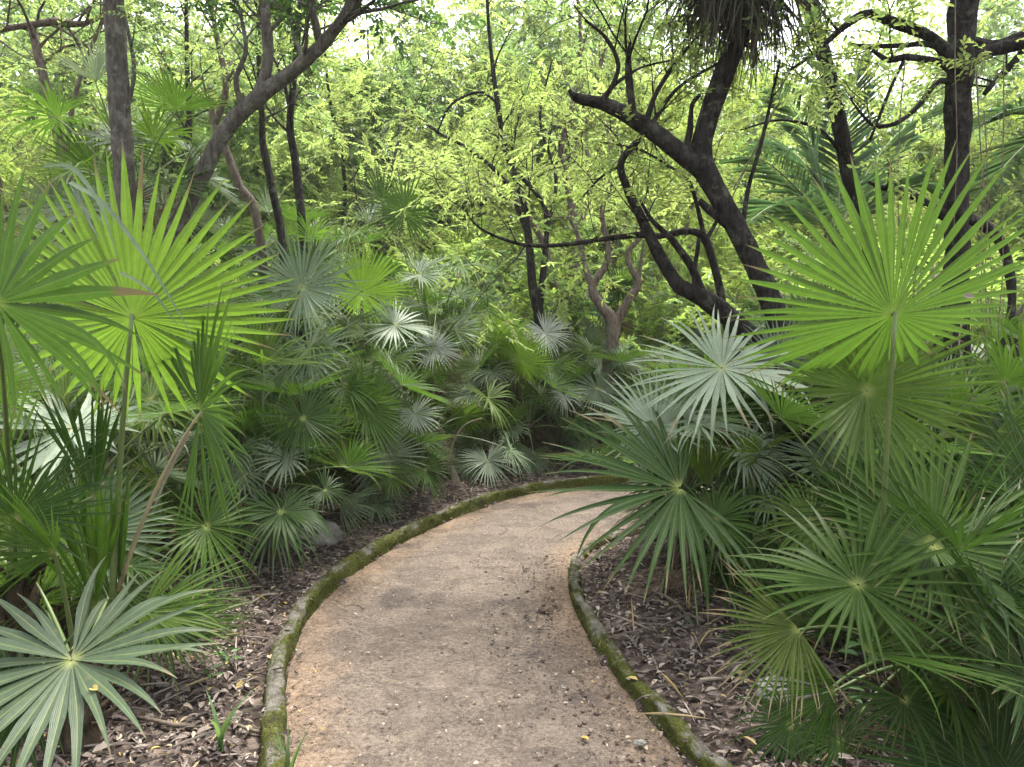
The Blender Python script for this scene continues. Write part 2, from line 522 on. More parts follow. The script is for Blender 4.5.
def grow(tb, anchors, p, d, L, r, lvl, rng, up=.12, kidsn=4, na=4, gn=.30, sides=(4, 5, 6, 8), dens=1.0):
    n = 5
    pts, rad = [p.copy()], [r]
    q, dd = p.copy(), d.normalized()
    for i in range(n):
        dd = (dd + Vector(rng.normal(0, gn, 3)) * .5 + Vector((0, 0, up)) * .35).normalized()
        q = q + dd * (L / n)
        pts.append(q.copy()); rad.append(max(.003, r * (1 - .72 * (i + 1) / n)))
    tb.add(pts, rad, sides[min(lvl, 3)], cap=False)
    if lvl == 0:
        for k in range(na):
            t = (k + 1) / na * n
            i = min(int(t), n - 1)
            a = pts[i].lerp(pts[min(i + 1, n)], t - i)
            anchors.append((a, ((pts[min(i + 1, n)] - pts[i]).normalized() + Vector(rng.normal(0, .5, 3))).normalized()))
        return
    for k in range(kidsn):
        t = (.25 + .75 * (k + rng.uniform(0, 1)) / kidsn) * n
        i = min(int(t), n - 1)
        a = pts[i].lerp(pts[i + 1], t - i)
        tan = (pts[i + 1] - pts[i]).normalized()
        side = tan.cross(Vector(rng.normal(0, 1, 3))).normalized()
        nd = (tan * .55 + side * .85 + Vector((0, 0, up))).normalized()
        grow(tb, anchors, a, nd, L * rng.uniform(.45, .7), rad[i] * .55, lvl - 1, rng, up, kidsn, na, gn, sides)


# ------------------------------------------------------------------ fan fronds
KIND = {  # segs, span deg, join, cup, droop, fold, pleat, jitter
    'star': (46, 335, .43, 6, .55, .00, .30, .05),
    'stiff': (54, 345, .55, 12, .22, .10, .34, .04),
    'broad': (30, 325, .46, 5, .80, .05, .22, .07),
    'droop': (38, 300, .38, 4, 1.9, .10, .30, .08),
    'fold': (36, 240, .42, 8, .60, .55, .36, .06),
    'half': (30, 170, .40, 8, .50, .20, .34, .06),
    'fan': (34, 235, .44, 6, .50, .12, .32, .06),
    'young': (20, 80, .60, 4, .15, .75, .60, .04),
    'spear': (12, 46, .62, 2, .08, .90, .70, .03),
    'dead': (22, 200, .30, -20, 3.2, .80, .60, .25),
}


def frond_mesh(name, kind, rng, g, mat, R=1.0):
    ns, span, rj, cup, droop, fold, pleat, jit = KIND[kind]
    ns = int(ns * rng.uniform(.92, 1.08))
    span = RAD(span)
    th = np.linspace(-span / 2, span / 2, ns)
    dth = span / (ns - 1)
    T = np.array([.012, .09, .2, .31, .40, .47, .54, .63, .72, .81, .89, .95, 1.0])
    L = (1 - (.06 if kind == 'stiff' else .22) * (np.abs(th) / math.pi) ** 1.5) * rng.uniform(1 - 2 * jit, 1 + jit, ns)
    el = RAD(cup) + fold * np.abs(np.sin(np.clip(th, -math.pi / 2, math.pi / 2)))
    d = np.stack([np.sin(th) * np.cos(el), np.cos(th) * np.cos(el), np.sin(el)], 1)
    ph = rng.uniform(0, 6.28)
    amp = rng.uniform(.05, .26) if kind not in ('young', 'spear') else .02
    if kind == 'stiff': amp *= .35
    el = el + amp * np.sin(2 * th + ph) + rng.normal(0, .05 if kind != 'stiff' else .03, ns)
    d = np.stack([np.sin(th) * np.cos(el), np.cos(th) * np.cos(el), np.sin(el)], 1)
    if rng.uniform() < .35 and kind in ('star', 'droop', 'fold', 'stiff'):      # torn gaps and short broken blades
        c = int(rng.integers(3, ns - 5)); L[c:c + int(rng.integers(2, 5))] *= rng.uniform(.35, .8)
    w = np.stack([np.cos(th), -np.sin(th), np.zeros(ns)], 1)
    g = np.array(g); dr = droop * rng.uniform(.55, 1.5, ns)
    brk = rng.uniform(0, 1, ns) < (.10 if kind not in ('stiff', 'spear', 'young') else .015)
    dr = np.where(brk, dr + 3.5, dr)
    lat = rng.normal(0, jit * 2.0, ns)
    p = d * (T[0] * L)[:, None]
    jr = rj * rng.uniform(.86, 1.12, ns)
    half = np.tan(dth / 2) * 1.02
    Vs, rs, ac = [], [], []
    for k, t in enumerate(T):
        if k:
            st = (T[k] - T[k - 1])
            over = max(0.0, t - rj * .8)
            d = d + g[None] * (dr * st * (over * 2.1))[:, None] + w * (lat * st * (t > rj) * 2)[:, None]
            d /= np.linalg.norm(d, axis=1)[:, None]
            p = p + d * (st * L)[:, None]
        ww = w - d * (w * d).sum(1)[:, None]; ww /= np.linalg.norm(ww, axis=1)[:, None]
        nn = np.cross(ww, d)
        rr = t * L
        hw = np.where(t <= jr, rr * half, jr * L * half * np.clip(1 - np.clip((t - jr) / (1.0 - jr), 0, 1) ** 1.7, 0, 1) * (1 - .22 * np.clip((t - jr) * 8, 0, 1)))
        hw = hw * (1.0 if kind != 'dead' else .55)
        hw = np.maximum(hw, .0012)
        pl = pleat * (.55 if t < .1 else 1)
        lo = p - nn * (hw * pl)[:, None]
        cs = (1 - .25 * pl)
        Vs.append(np.stack([p - ww * (hw * cs)[:, None], lo, lo, p + ww * (hw * cs)[:, None]], 1))
        rs.append(np.full((ns, 4), t)); ac.append(np.tile([1, 0, 0, 1.0], (ns, 1)))
    nT = len(T)
    V = np.stack(Vs, 1) * R          # ns, nT, 4, 3
    idx = np.arange(ns * nT * 4).reshape(ns, nT, 4)
    Fs = []
    for a, b in ((0, 1), (2, 3)):
        Fs.append(np.stack([idx[:, :-1, a], idx[:, :-1, b], idx[:, 1:, b], idx[:, 1:, a]], -1).reshape(-1, 4))
    F = np.concatenate(Fs)
    rnd = np.repeat(rng.uniform(0, 1, ns), nT * 4)
    return V.reshape(-1, 3), F, {'r': np.stack(rs, 1).ravel(), 'rnd': rnd, 'across': np.stack(ac, 1).ravel()}


def bez(a, b, c, n=8):
    return [(a * (1 - t) ** 2 + b * 2 * t * (1 - t) + c * t * t) for t in [i / n for i in range(n + 1)]]


def put_frond(root, O, hub, a, n, R, kind, mat, rng, top, pet='petiole', ctrl=None, pr=.006, name=None, label=None):
    """blade at hub (world), axis a, upper side n, petiole from top (world); O = root's world location"""
    a = a.normalized(); n = (n - a * n.dot(a)).normalized()
    x = a.cross(n)
    rot = Matrix((x, a, n)).transposed()
    mw = Matrix.Translation(hub - O) @ rot.to_4x4()
    g = rot.transposed() @ Vector((0, 0, -1))
    V, F, at = frond_mesh('frond', kind, rng, tuple(g), mat, R)
    fr = mesh_obj(name or ('dead_frond' if mat == 'dry' else 'frond'), V, F, M[mat], root, at, mw=mw)
    if label: fr['label'] = label
    if ctrl is None:
        dist = (hub - top).length
        ctrl = top.lerp(hub, .5) + Vector((0, 0, .16 * dist))
    pts = bez(top, ctrl, hub + a * .015 - n * .004, 9)
    inv = (Matrix.Translation(hub) @ rot.to_4x4()).inverted()
    tb = Tubes()
    tb.add([inv @ p for p in pts], [pr * (1.7 - .9 * i / 9) for i in range(10)], 6)
    tb.build('petiole', M[pet], fr)
    return fr


PALMS = []


def stem_mesh(root, h, r, rng, lean=(0, 0)):
    tb = Tubes()
    n = max(5, int(h / .12))
    pts = [Vector((lean[0] * t * t, lean[1] * t * t, -.12 + (h + .12) * t)) for t in [i / n for i in range(n + 1)]]
    tb.add(pts, [r * (1.25 - .35 * i / n) for i in range(n + 1)], 10, .35)
    for k in range(int(14 + h * 16)):   # old leaf bases
        t = rng.uniform(.1, 1); az = rng.uniform(0, 6.28)
        p = Vector((lean[0] * t * t, lean[1] * t * t, h * t))
        d = Vector((math.cos(az), math.sin(az), rng.uniform(.4, 1.8))).normalized()
        ln = rng.uniform(.08, .2)
        s = p + Vector((d.x, d.y, 0)) * r * .6
        tb.add([s, s + d * ln * .5, s + d * ln + Vector((d.x, d.y, 0)) * ln * .2], [.017, .013, .004], 5, cap=False)
    tb.build('trunk', M['fibre'], root)
    return pts[-1]


def fan_palm(base, h, r, label, heroes=(), nrand=8, ndead=2, seed=1, Rr=(.38, .5), Lp=(.5, .9), mats=('green', 'deep', 'glaucous'), kinds=('star', 'droop', 'fold', 'stiff'),
             elev=(-5, 75), az=None, group='fan palms of the forest understory', lean=(0, 0), name='fan_palm', spear=1, world=True):
    rng = np.random.default_rng(seed)
    O = Vector((base[0], base[1], gz(*base) if world else 0.0))
    root = thing(name, O, label, 'palm', group)
    top = O + stem_mesh(root, h, r, rng, lean)
    for hr in heroes:
        px, py, d, rp, nrm, ang, kind, mat = hr[:8]
        opt = hr[8] if len(hr) > 8 else {}
        hub = P(px, py, d)
        n = Vector(nrm).normalized()
        a = Vector((math.cos(RAD(ang)), opt.get('ay', 0.0), math.sin(RAD(ang))))
        a = (a - n * a.dot(n)).normalized()
        fx = opt.get('from')
        put_frond(root, O, hub, a, n, rp * d / FOC, kind, mat, rng, P(*fx) if fx else top - Vector((0, 0, .05)), opt.get('pet', 'petiole'),
                  label=opt.get('label'), pr=opt.get('pr', .006), ctrl=P(*opt['ctrl']) if 'ctrl' in opt else None)
    ga = rng.uniform(0, 6.28)
    for k in range(nrand):
        ph = ga + k * 2.39996 if az is None else rng.uniform(RAD(az[0]), RAD(az[1]))
        e = RAD(elev[0] + (elev[1] - elev[0]) * ((k + rng.uniform(0, 1)) / max(1, nrand)))
        L = rng.uniform(*Lp)
        dv = Vector((math.cos(ph) * math.cos(e), math.sin(ph) * math.cos(e), math.sin(e)))
        up = Vector((0, 0, 1))
        ctrl = top + dv * L * .6
        hub = top + dv * L - up * (.20 * L * math.cos(e))
        a = (hub - ctrl).normalized()
        sd = a.cross(up)
        sd = sd.normalized() if sd.length > 1e-4 else Vector((1, 0, 0))
        n = sd.cross(a)
        til = Matrix.Rotation(RAD(-rng.uniform(5, 55)), 3, sd)
        a, n = til @ a, til @ n
        rl = Matrix.Rotation(rng.normal(0, .35), 3, a); n = rl @ n
        put_frond(root, O, hub, a, n, rng.uniform(*Rr), str(rng.choice(kinds)), str(rng.choice(mats)), rng, top - up * .06, ctrl=ctrl, pr=.0055)
    for k in range(spear):
        ph = rng.uniform(0, 6.28)
        hub = top + Vector((.06 * math.cos(ph), .06 * math.sin(ph), rng.uniform(.3, .5) * Lp[1]))
        put_frond(root, O, hub, Vector((.15 * math.cos(ph), .15 * math.sin(ph), 1)), Vector((math.cos(ph + 2), math.sin(ph + 2), 0)), rng.uniform(*Rr) * .95, 'young' if k else 'spear', 'young', rng, top - Vector((0, 0, .06)))
    for k in range(ndead):
        ph = rng.uniform(0, 6.28) if az is None else rng.uniform(RAD(az[0]), RAD(az[1]))
        out = rng.uniform(.12, .3)
        hub = top + Vector((math.cos(ph) * out, math.sin(ph) * out, -rng.uniform(.0, .25) * min(1, h + .3)))
        a = Vector((math.cos(ph) * .35, math.sin(ph) * .35, -1)).normalized()
        put_frond(root, O, hub, a, Vector((math.cos(ph), math.sin(ph), .3)), rng.uniform(*Rr) * .9, 'dead', 'dry', rng, top - Vector((0, 0, .1)), 'dry_stem',
                  ctrl=top + Vector((math.cos(ph) * out, math.sin(ph) * out, .1)), pr=.005)
    PALMS.append(root)
    return root


FC = (0, -1, .25)      # upper side faces the camera
UP = (0, -.35, 1)      # upper side faces the sky, tipped to the camera
BK = (0, .8, .6)       # upper side faces away: the camera sees the underside

# ---- hero palms
fan_palm((-1.62, 2.55), .34, .06, 'fan palm at the lower left corner with a wide grey green rosette leaf', [
    (72, 660, 1.95, 160, (.05, -.55, 1), -75, 'broad', 'sage', {'pet': 'petiole_pale', 'pr': .007, 'label': 'wide grey green leaf with a fallen yellow leaf on it'}),
    (55, 552, 2.2, 105, (-.2, -.9, -.25), 130, 'half', 'green', {}),
    (142, 612, 2.35, 105, (.1, -.35, 1), 5, 'half', 'young', {}),
    (150, 618, 2.5, 110, (.2, -.5, .8), -35, 'half', 'deep', {}),
    (95, 610, 2.6, 150, (.3, -1, 0), 95, 'spear', 'green', {}),
    (118, 618, 2.7, 170, (-.3, -1, 0), 84, 'spear', 'deep', {}),
    (20, 700, 1.9, 100, (.2, -.6, .8), 200, 'broad', 'deep', {}),
], 7, 3, 11, (.3, .42), (.3, .6), ('deep', 'green'), az=(60, 250), elev=(-10, 50))
fan_palm((-1.98, 2.75), .62, .07, 'tall fan palm on the left with a big bright yellow green leaf lit from behind', [
    (-3, 303, 1.75, 172, (.15, .9, .35), 60, 'broad', 'deep', {'label': 'dark leaf entering from the left edge of the picture'}),
    (133, 318, 2.45, 166, (-.1, .8, .35), 85, 'stiff', 'young', {'label': 'bright yellow green leaf lit from behind', 'from': (112, 610, 2.6), 'pr': .008}),
    (200, 410, 2.5, 138, (-.5, -.8, .15), 15, 'fan', 'green', {'pet': 'petiole_pale', 'from': (118, 590, 2.6)}),
    (95, 500, 2.5, 120, (.1, -1, .2), 92, 'spear', 'deep', {}),
    (15, 520, 2.3, 120, (.2, -1, .2), 60, 'half', 'deep', {}),
], 6, 3, 12, (.35, .5), (.5, .9), ('deep', 'green'), az=(80, 260), elev=(0, 60))
fan_palm((-2.55, 4.0), .55, .07, 'fan palm behind the left front palms with a pale leaf browning at its tips', [
    (73, 428, 3.5, 100, (.1, -.55, .9), -80, 'broad', 'silver', {'label': 'pale leaf with dry brown patches'}),
    (20, 410, 3.9, 90, (0, -.5, 1), 180, 'droop', 'burnt', {}),
    (150, 400, 4.1, 75, (.2, -.7, .7), 10, 'star', 'young', {}),
    (150, 350, 4.0, 90, (-.2, -.7, .4), 60, 'stiff', 'green', {}),
], 11, 5, 13, (.4, .5), (.5, .9), ('deep', 'green', 'glaucous'), az=(20, 330))
fan_palm((-1.75, 4.9), .55, .07, 'fan palm by the left kerb with dark round leaves above pale drooping ones', [
    (303, 418, 4.6, 55, (.15, -.9, .35), -70, 'star', 'deep', {}),
    (287, 458, 4.7, 42, (0, -.6, .8), 190, 'broad', 'silver', {}),
    (290, 515, 4.6, 48, (.2, -.4, 1), -20, 'droop', 'glaucous', {}),
    (255, 505, 4.6, 50, (.2, -.5, .9), -80, 'droop', 'green', {}),
    (325, 490, 4.7, 42, (.3, -.5, .8), -40, 'droop', 'deep', {}),
    (262, 365, 4.9, 75, (.1, -.4, .5), 40, 'fold', 'young', {}),
    (240, 470, 4.7, 60, (.0, -.7, .8), 200, 'star', 'glaucous', {}),
], 11, 6, 14, (.35, .46), (.4, .7), ('deep', 'green'))
fan_palm((-1.95, 6.1), 1.15, .075, 'tall fan palm left of the path with a blue grey round leaf', [
    (302, 288, 5.5, 72, (.05, -.95, .3), 60, 'star', 'glaucous', {'label': 'blue grey round leaf facing the path'}),
    (362, 292, 6.0, 55, (.1, .75, .5), 75, 'stiff', 'young', {}),
    (310, 345, 5.7, 62, (-.1, -.5, .8), -70, 'droop', 'green', {}),
    (395, 325, 5.9, 50, (.3, -.6, .8), 10, 'star', 'glaucous', {}),
    (345, 385, 5.6, 50, (.3, -.6, .6), -40, 'droop', 'green', {}),
    (270, 330, 5.8, 60, (-.2, -.6, .6), 150, 'star', 'deep', {}),
], 12, 7, 15, (.42, .52), (.6, 1.0), ('deep', 'green', 'green', 'young', 'glaucous'))
fan_palm((-1.22, 6.6), .42, .06, 'small fan palm at the left kerb with a whitish starburst leaf near the ground', [
    (386, 456, 6.25, 50, (.05, -.9, .45), -85, 'star', 'silver', {}),
    (415, 414, 6.6, 34, (.1, -.75, .7), -60, 'star', 'pale', {}),
    (425, 470, 6.3, 42, (.6, -.5, .5), -30, 'droop', 'green', {}),
    (350, 460, 6.4, 40, (-.2, -.6, .7), 190, 'droop', 'deep', {}),
    (375, 505, 6.2, 38, (.1, -.5, .9), -70, 'droop', 'glaucous', {}),
], 10, 6, 16, (.32, .42), (.35, .6), ('deep', 'green', 'green', 'young', 'glaucous'))
fan_palm((-.95, 8.3), 1.5, .075, 'fan palm left of the bend carrying a small silver star leaf in mid height', [
    (434, 348, 7.7, 36, (.05, -.85, .5), -80, 'star', 'pale', {}),
    (405, 213, 7.9, 48, (.1, -.9, .2), 90, 'star', 'green', {}),
    (383, 200, 8.2, 40, (-.3, -.7, .4), 120, 'star', 'deep', {}),
    (463, 265, 7.9, 50, (.4, -.3, .9), 0, 'droop', 'green', {}),
    (420, 275, 7.8, 44, (-.1, -.6, .8), -50, 'droop', 'glaucous', {}),
    (455, 330, 8.0, 45, (.3, -.5, .7), 20, 'half', 'glaucous', {}),
    (360, 340, 8.0, 45, (-.2, -.6, .7), 190, 'droop', 'green', {}),
], 9, 8, 17, (.42, .55), (.6, 1.1), ('deep', 'green', 'green', 'young', 'glaucous'))
fan_palm((-.15, 9.2), 1.35, .08, 'fan palm beyond the bend with two yellow green leaves and a dry skirt', [
    (498, 338, 8.5, 38, (.0, .8, .45), 85, 'stiff', 'young', {}),
    (522, 362, 8.4, 38, (.2, .75, .5), 20, 'stiff', 'young', {}),
    (545, 333, 8.6, 32, (.1, -.9, .4), -60, 'star', 'pale', {}),
    (490, 372, 8.4, 32, (-.1, -.5, .8), -100, 'droop', 'glaucous', {}),
    (470, 395, 8.4, 36, (-.2, -.5, .8), -120, 'star', 'silver', {}),
    (540, 395, 8.5, 32, (.2, -.5, .8), -60, 'droop', 'green', {}),
], 7, 14, 18, (.36, .46), (.5, .8), ('deep', 'green'))
fan_palm((-.2, 8.35), .25, .05, 'low fan palm with small blue green mop leaves at the head of the bend', [
    (488, 460, 7.9, 38, (.0, -.6, .7), -85, 'star', 'silver', {}),
    (468, 465, 8.0, 30, (-.2, -.6, .7), -110, 'droop', 'glaucous', {}),
    (505, 445, 8.2, 28, (.2, -.6, .7), -50, 'droop', 'green', {}),
    (475, 440, 8.2, 28, (-.2, -.6, .7), 150, 'droop', 'deep', {}),
], 4, 3, 19, (.25, .34), (.2, .4), ('deep', 'glaucous'))
fan_palm((.95, 9.4), .75, .07, 'fan palm across the far bend with pale green leaves close above the ground', [
    (597, 388, 8.9, 36, (.1, -.85, .5), -80, 'star', 'glaucous', {}),
    (564, 396, 8.8, 30, (-.1, -.6, .9), -90, 'droop', 'pale', {}),
    (575, 420, 8.7, 32, (0, -.6, .7), -70, 'droop', 'green', {}),
    (620, 360, 9.2, 36, (.1, -.5, .7), 30, 'star', 'glaucous', {}),
    (590, 350, 9.2, 36, (.0, -.5, .9), 170, 'droop', 'green', {}),
    (610, 425, 8.8, 32, (.2, -.6, .7), -60, 'droop', 'deep', {}),
], 8, 5, 20, (.34, .44), (.4, .7), ('deep', 'green', 'green', 'young', 'glaucous'))
fan_palm((1.55, 10.6), 1.9, .075, 'dark fan palm directly behind the small brown forked tree', [
    (620, 290, 10.2, 34, (.1, -.9, .3), 90, 'star', 'deep', {}),
    (605, 310, 10.3, 34, (-.3, -.7, .5), 190, 'star', 'deep', {}),
], 9, 5, 21, (.42, .52), (.5, .9), ('deep', 'green'))

# right middle palm
fan_palm((1.12, 4.55), .52, .075, 'fan palm at the right kerb with a broad silvery leaf over dead fronds', [
    (722, 368, 4.2, 122, (-.1, -.55, .8), -60, 'star', 'silver', {'label': 'broad silvery leaf', 'pr': .008}),
    (655, 428, 4.1, 80, (-.2, -.75, .6), 130, 'star', 'silver', {}),
    (680, 488, 3.75, 156, (-.05, -.6, .8), 186, 'fan', 'deep', {'label': 'dark leaf reaching over the path'}),
    (705, 485, 4.2, 60, (.1, -1, .1), 92, 'young', 'young', {'label': 'folded lime green new leaf'}),
    (700, 425, 4.0, 75, (.1, -.3, 1), 10, 'droop', 'glaucous', {}),
    (745, 455, 4.4, 78, (.3, -.6, .7), -30, 'droop', 'silver', {}),
    (778, 360, 4.4, 52, (-.3, -.9, .2), 75, 'star', 'glaucous', {}),
    (730, 568, 4.0, 62, (.1, -.5, .8), -80, 'droop', 'deep', {}),
    (655, 630, 4.1, 34, (-.2, -.6, .7), -100, 'droop', 'glaucous', {}),
    (770, 500, 4.2, 66, (.3, -.4, .9), -5, 'droop', 'glaucous', {}),
    (735, 420, 4.7, 70, (.1, -.8, .5), 40, 'star', 'green', {}),
    (700, 640, 3.7, 58, (-.1, -.5, .8), -95, 'droop', 'sage', {}),
    (745, 640, 3.6, 62, (.2, -.6, .7), -60, 'droop', 'deep', {}),
    (715, 520, 3.8, 80, (.0, -.6, .8), -50, 'droop', 'green', {}),
    (632, 455, 4.4, 60, (-.4, -.5, .5), 120, 'half', 'green', {}),
    (690, 590, 4.2, 55, (-.1, -.8, .3), -85, 'dead', 'dry', {'pet': 'dry_stem'}),
    (672, 570, 4.25, 62, (-.2, -.8, .3), -100, 'dead', 'dry', {'pet': 'dry_stem'}),
    (705, 560, 4.3, 70, (.1, -.8, .3), -80, 'dead', 'dry', {'pet': 'dry_stem'}),
    (660, 600, 4.2, 50, (-.2, -.8, .3), -95, 'dead', 'dry', {'pet': 'dry_stem'}),
], 9, 12, 22, (.4, .5), (.4, .7), ('deep', 'glaucous'), az=(-60, 150), elev=(-15, 50))
# right front palm
fan_palm((1.60, 2.75), .26, .07, 'fan palm at the right front with a huge wheel shaped leaf on a tall stalk', [
    (893, 315, 2.25, 168, (-.03, .80, .60), 88, 'stiff', 'green', {'label': 'huge wheel shaped leaf seen from below', 'from': (878, 640, 2.6), 'ctrl': (884, 470, 2.4), 'pr': .008}),
    (866, 391, 2.6, 122, (.05, -.9, .3), 85, 'stiff', 'young', {'from': (885, 650, 2.7), 'ctrl': (875, 500, 2.65)}),
    (858, 585, 2.3, 132, (-.1, -.55, .7), 100, 'star', 'green', {'pr': .007}),
    (932, 545, 2.55, 150, (.15, -.6, .6), 70, 'stiff', 'green', {}),
    (798, 628, 2.35, 105, (-.4, -.5, .4), 215, 'half', 'burnt', {'label': 'yellowing leaf with dry brown tips'}),
    (835, 690, 2.35, 92, (-.4, -.75, -.3), 200, 'half', 'deep', {}),
    (865, 652, 2.25, 160, (.05, -.22, 1), 5, 'half', 'green', {}),
    (945, 545, 2.8, 130, (.1, -1, .1), 80, 'half', 'deep', {}),
    (1010, 560, 2.7, 130, (.3, -.5, .7), 20, 'star', 'green', {}),
    (985, 640, 2.5, 110, (.2, -.5, .8), -20, 'star', 'deep', {}),
    (870, 520, 2.9, 110, (-.3, -.8, .3), 120, 'half', 'deep', {}),
    (905, 700, 2.35, 95, (.1, -.6, .7), -70, 'droop', 'deep', {}),
    (950, 690, 2.4, 95, (.3, -.5, .7), -30, 'star', 'green', {}),
    (790, 725, 2.6, 70, (-.3, -.7, .4), 215, 'droop', 'deep', {}),
    (840, 740, 2.55, 70, (0, -.7, .6), -90, 'droop', 'deep', {}),
    (905, 725, 2.5, 80, (-.3, -.7, .3), -80, 'dead', 'dry', {'pet': 'dry_stem'}),
], 15, 3, 23, (.38, .5), (.4, .7), ('deep', 'green'), az=(-100, 130), elev=(-25, 60))
fan_palm((2.55, 3.1), .4, .07, 'fan palm cut off by the right edge with grey green leaves low over the litter', [
    (1005, 755, 2.35, 70, (-.2, -.6, .8), 190, 'droop', 'glaucous', {}),
    (1060, 600, 2.8, 120, (-.3, -.6, .6), 150, 'star', 'green', {}),
    (1040, 500, 3.0, 120, (-.2, -.8, .4), 110, 'star', 'deep', {}),
    (1010, 690, 2.9, 90, (-.2, -.5, .7), -130, 'droop', 'deep', {}),
], 10, 5, 24, (.4, .5), (.4, .8), ('deep', 'green'))
fan_palm((2.2, 4.9), .9, .08, 'fan palm tucked behind the dark trunk on the right', [
    (800, 330, 5.0, 80, (-.3, -.6, .6), 140, 'star', 'green', {}),
    (830, 440, 4.6, 75, (-.1, -.7, .6), -90, 'droop', 'deep', {}),
    (1000, 440, 4.4, 90, (.2, -.6, .6), 20, 'star', 'green', {}),
    (960, 480, 4.0, 90, (.1, -.9, .2), 85, 'half', 'deep', {}),
], 12, 6, 25, (.4, .5), (.5, .9), ('deep', 'green'))

STRIP = []
for pts, wd in (([(44, 166, 2.0), (72, 168, 2.02), (100, 205, 2.0), (118, 260, 1.98)], .007), ([(70, 182, 2.1), (105, 205, 2.05), (150, 265, 2.0), (192, 336, 1.98)], .0065), ([(120, 272, 2.1), (150, 290, 2.06), (178, 325, 2.05)], .004)):
    W = catmull([P(*p) for p in pts], 6); V, F = [], []
    O = PALMS[1].location
    for i, c in enumerate(W):
        t = i / (len(W) - 1); hw = wd * (1 - t ** 2.5) + .001
        for sg, zz in ((-.6, -.5), (0, .25), (.6, .5)): V.append(c - O + Vector((sg * hw, zz * hw * .5, sg * hw)))
    for i in range(len(W) - 1):
        for j in range(2): F.append((i * 3 + j, i * 3 + j + 1, i * 3 + j + 4, i * 3 + j + 3))
    o = mesh_obj('leaf_strip', V, F, M['sage'], PALMS[1], {'r': np.full(len(V), .5), 'rnd': np.full(len(V), .5), 'across': np.full(len(V), .6)})
    o['label'] = 'pale bent leaf strip'

# ---- more fan palms filling both banks: five built, the rest copied
fill = [
    ((-3.3, 5.3), .5, .38, 'low'), ((-4.3, 6.3), 1.1, .44, 'mid'), ((-3.0, 7.6), .9, .44, 'mid'), ((-4.0, 9.0), 2.3, .46, 'tall'), ((3.2, 9.7), .45, .4, 'low'),
]
FILL_LABEL = {'low': 'low fan palm with its leaves spread just above the litter, half hidden among taller palms',
              'mid': 'waist high fan palm packed between other palms further back in the forest',
              'tall': 'fan palm on a slim stem lifting its leaves above the other palms in the back'}
protos = {}
for k, (b, h, rr, kd) in enumerate(fill):
    p = fan_palm(b, h, .065, FILL_LABEL[kd], (), 13 if kd != 'tall' else 16, 6 if kd != 'low' else 3, 40 + k, (rr * .85, rr * 1.15), (.45, .85), ('deep', 'green', 'green', 'young', 'glaucous', 'glaucous', 'silver'),
                 ('star', 'droop', 'stiff', 'fold'), (-20, 75), group='%s fan palms filling the forest behind' % kd)
    protos.setdefault(kd, []).append(p)
spots = [(-3.5, 4.5, 'low'), (-5.4, 7.6, 'mid'), (-2.2, 8.9, 'low'), (-2.3, 7.5, 'low'), (-5.8, 10.3, 'tall'), (-3.2, 10.8, 'mid'), (-1.7, 10.6, 'tall'), (-6.6, 12.4, 'tall'), (-4.4, 12.6, 'mid'), (-2.2, 13.2, 'mid'),
         (-.9, 11.6, 'mid'), (.4, 11.8, 'low'), (2.4, 9.5, 'low'), (2.7, 11.6, 'mid'), (4.0, 10.3, 'mid'), (4.3, 12.2, 'tall'), (5.4, 10.4, 'low'), (5.8, 12, 'mid'), (7.3, 13, 'tall'),
         (3.3, 4.5, 'low'), (3.7, 5.2, 'mid'), (4.6, 4.2, 'mid'), (3.0, 5.5, 'low'), (2.0, 5.6, 'low'), (3.4, 13.8, 'mid'), (-8, 14, 'tall'), (-.1, 14.5, 'tall'), (-1.9, 9.6, 'mid'), (-.6, 10.1, 'low'), (1.7, 9.3, 'low'),
         (-2.7, 6.3, 'low'), (-3.9, 7.2, 'mid'), (-1.5, 7.5, 'low'), (-4.9, 5.4, 'mid'), (.5, 10.3, 'low'), (6.8, 10.9, 'mid'), (-3.4, 3.6, 'low'), (-1.9, 5.5, 'low'), (-2.6, 5.0, 'low'), (-2.3, 6.9, 'low'), (-2.9, 4.3, 'mid'), (-3.1, 8.5, 'mid'), (-1.6, 8.2, 'low'), (-2.4, 8.0, 'mid'), (1.7, 5.2, 'low'), (2.4, 4.6, 'low'), (-2.3, 3.5, 'low'), (-2.7, 2.9, 'low'), (-3.3, 6.2, 'mid'), (-1.55, 6.9, 'low'), (-.9, 7.7, 'low'), (.2, 9.0, 'low'), (1.9, 3.7, 'low'), (1.75, 5.0, 'low'), (2.9, 3.9, 'low'), (1.1, 10.3, 'mid'), (-2.8, 9.4, 'mid'), (-4.2, 4.6, 'mid'), (-1.9, 7.9, 'tall'), (-2.7, 8.9, 'tall'), (-3.6, 6.7, 'tall'), (2.9, 4.9, 'low'), (2.6, 5.3, 'low')]
cm = child_map()
rng = np.random.default_rng(77)
for i, (x, y, kd) in enumerate(spots):
    o = copy_tree(protos[kd][i % len(protos[kd])], None, cm)
    o.location = (x, y, gz(x, y)); o.rotation_euler.z = rng.uniform(0, 6.28)
    s = rng.uniform(.72, 1.28); o.scale = (s, s, s * rng.uniform(.92, 1.15))


# ------------------------------------------------------------------ trees
def limb_pts(limb, d0):
    pts, rad = [], []
    for q in limb:
        d = q[3] if len(q) > 3 else d0
        pts.append(P(q[0], q[1], d)); rad.append(q[2] * .43 * d / FOC)
    n = 6
    C = catmull(pts, n)
    u = [i / n for i in range(len(C))]
    R = list(np.interp(u, range(len(rad)), rad))
    return C, R


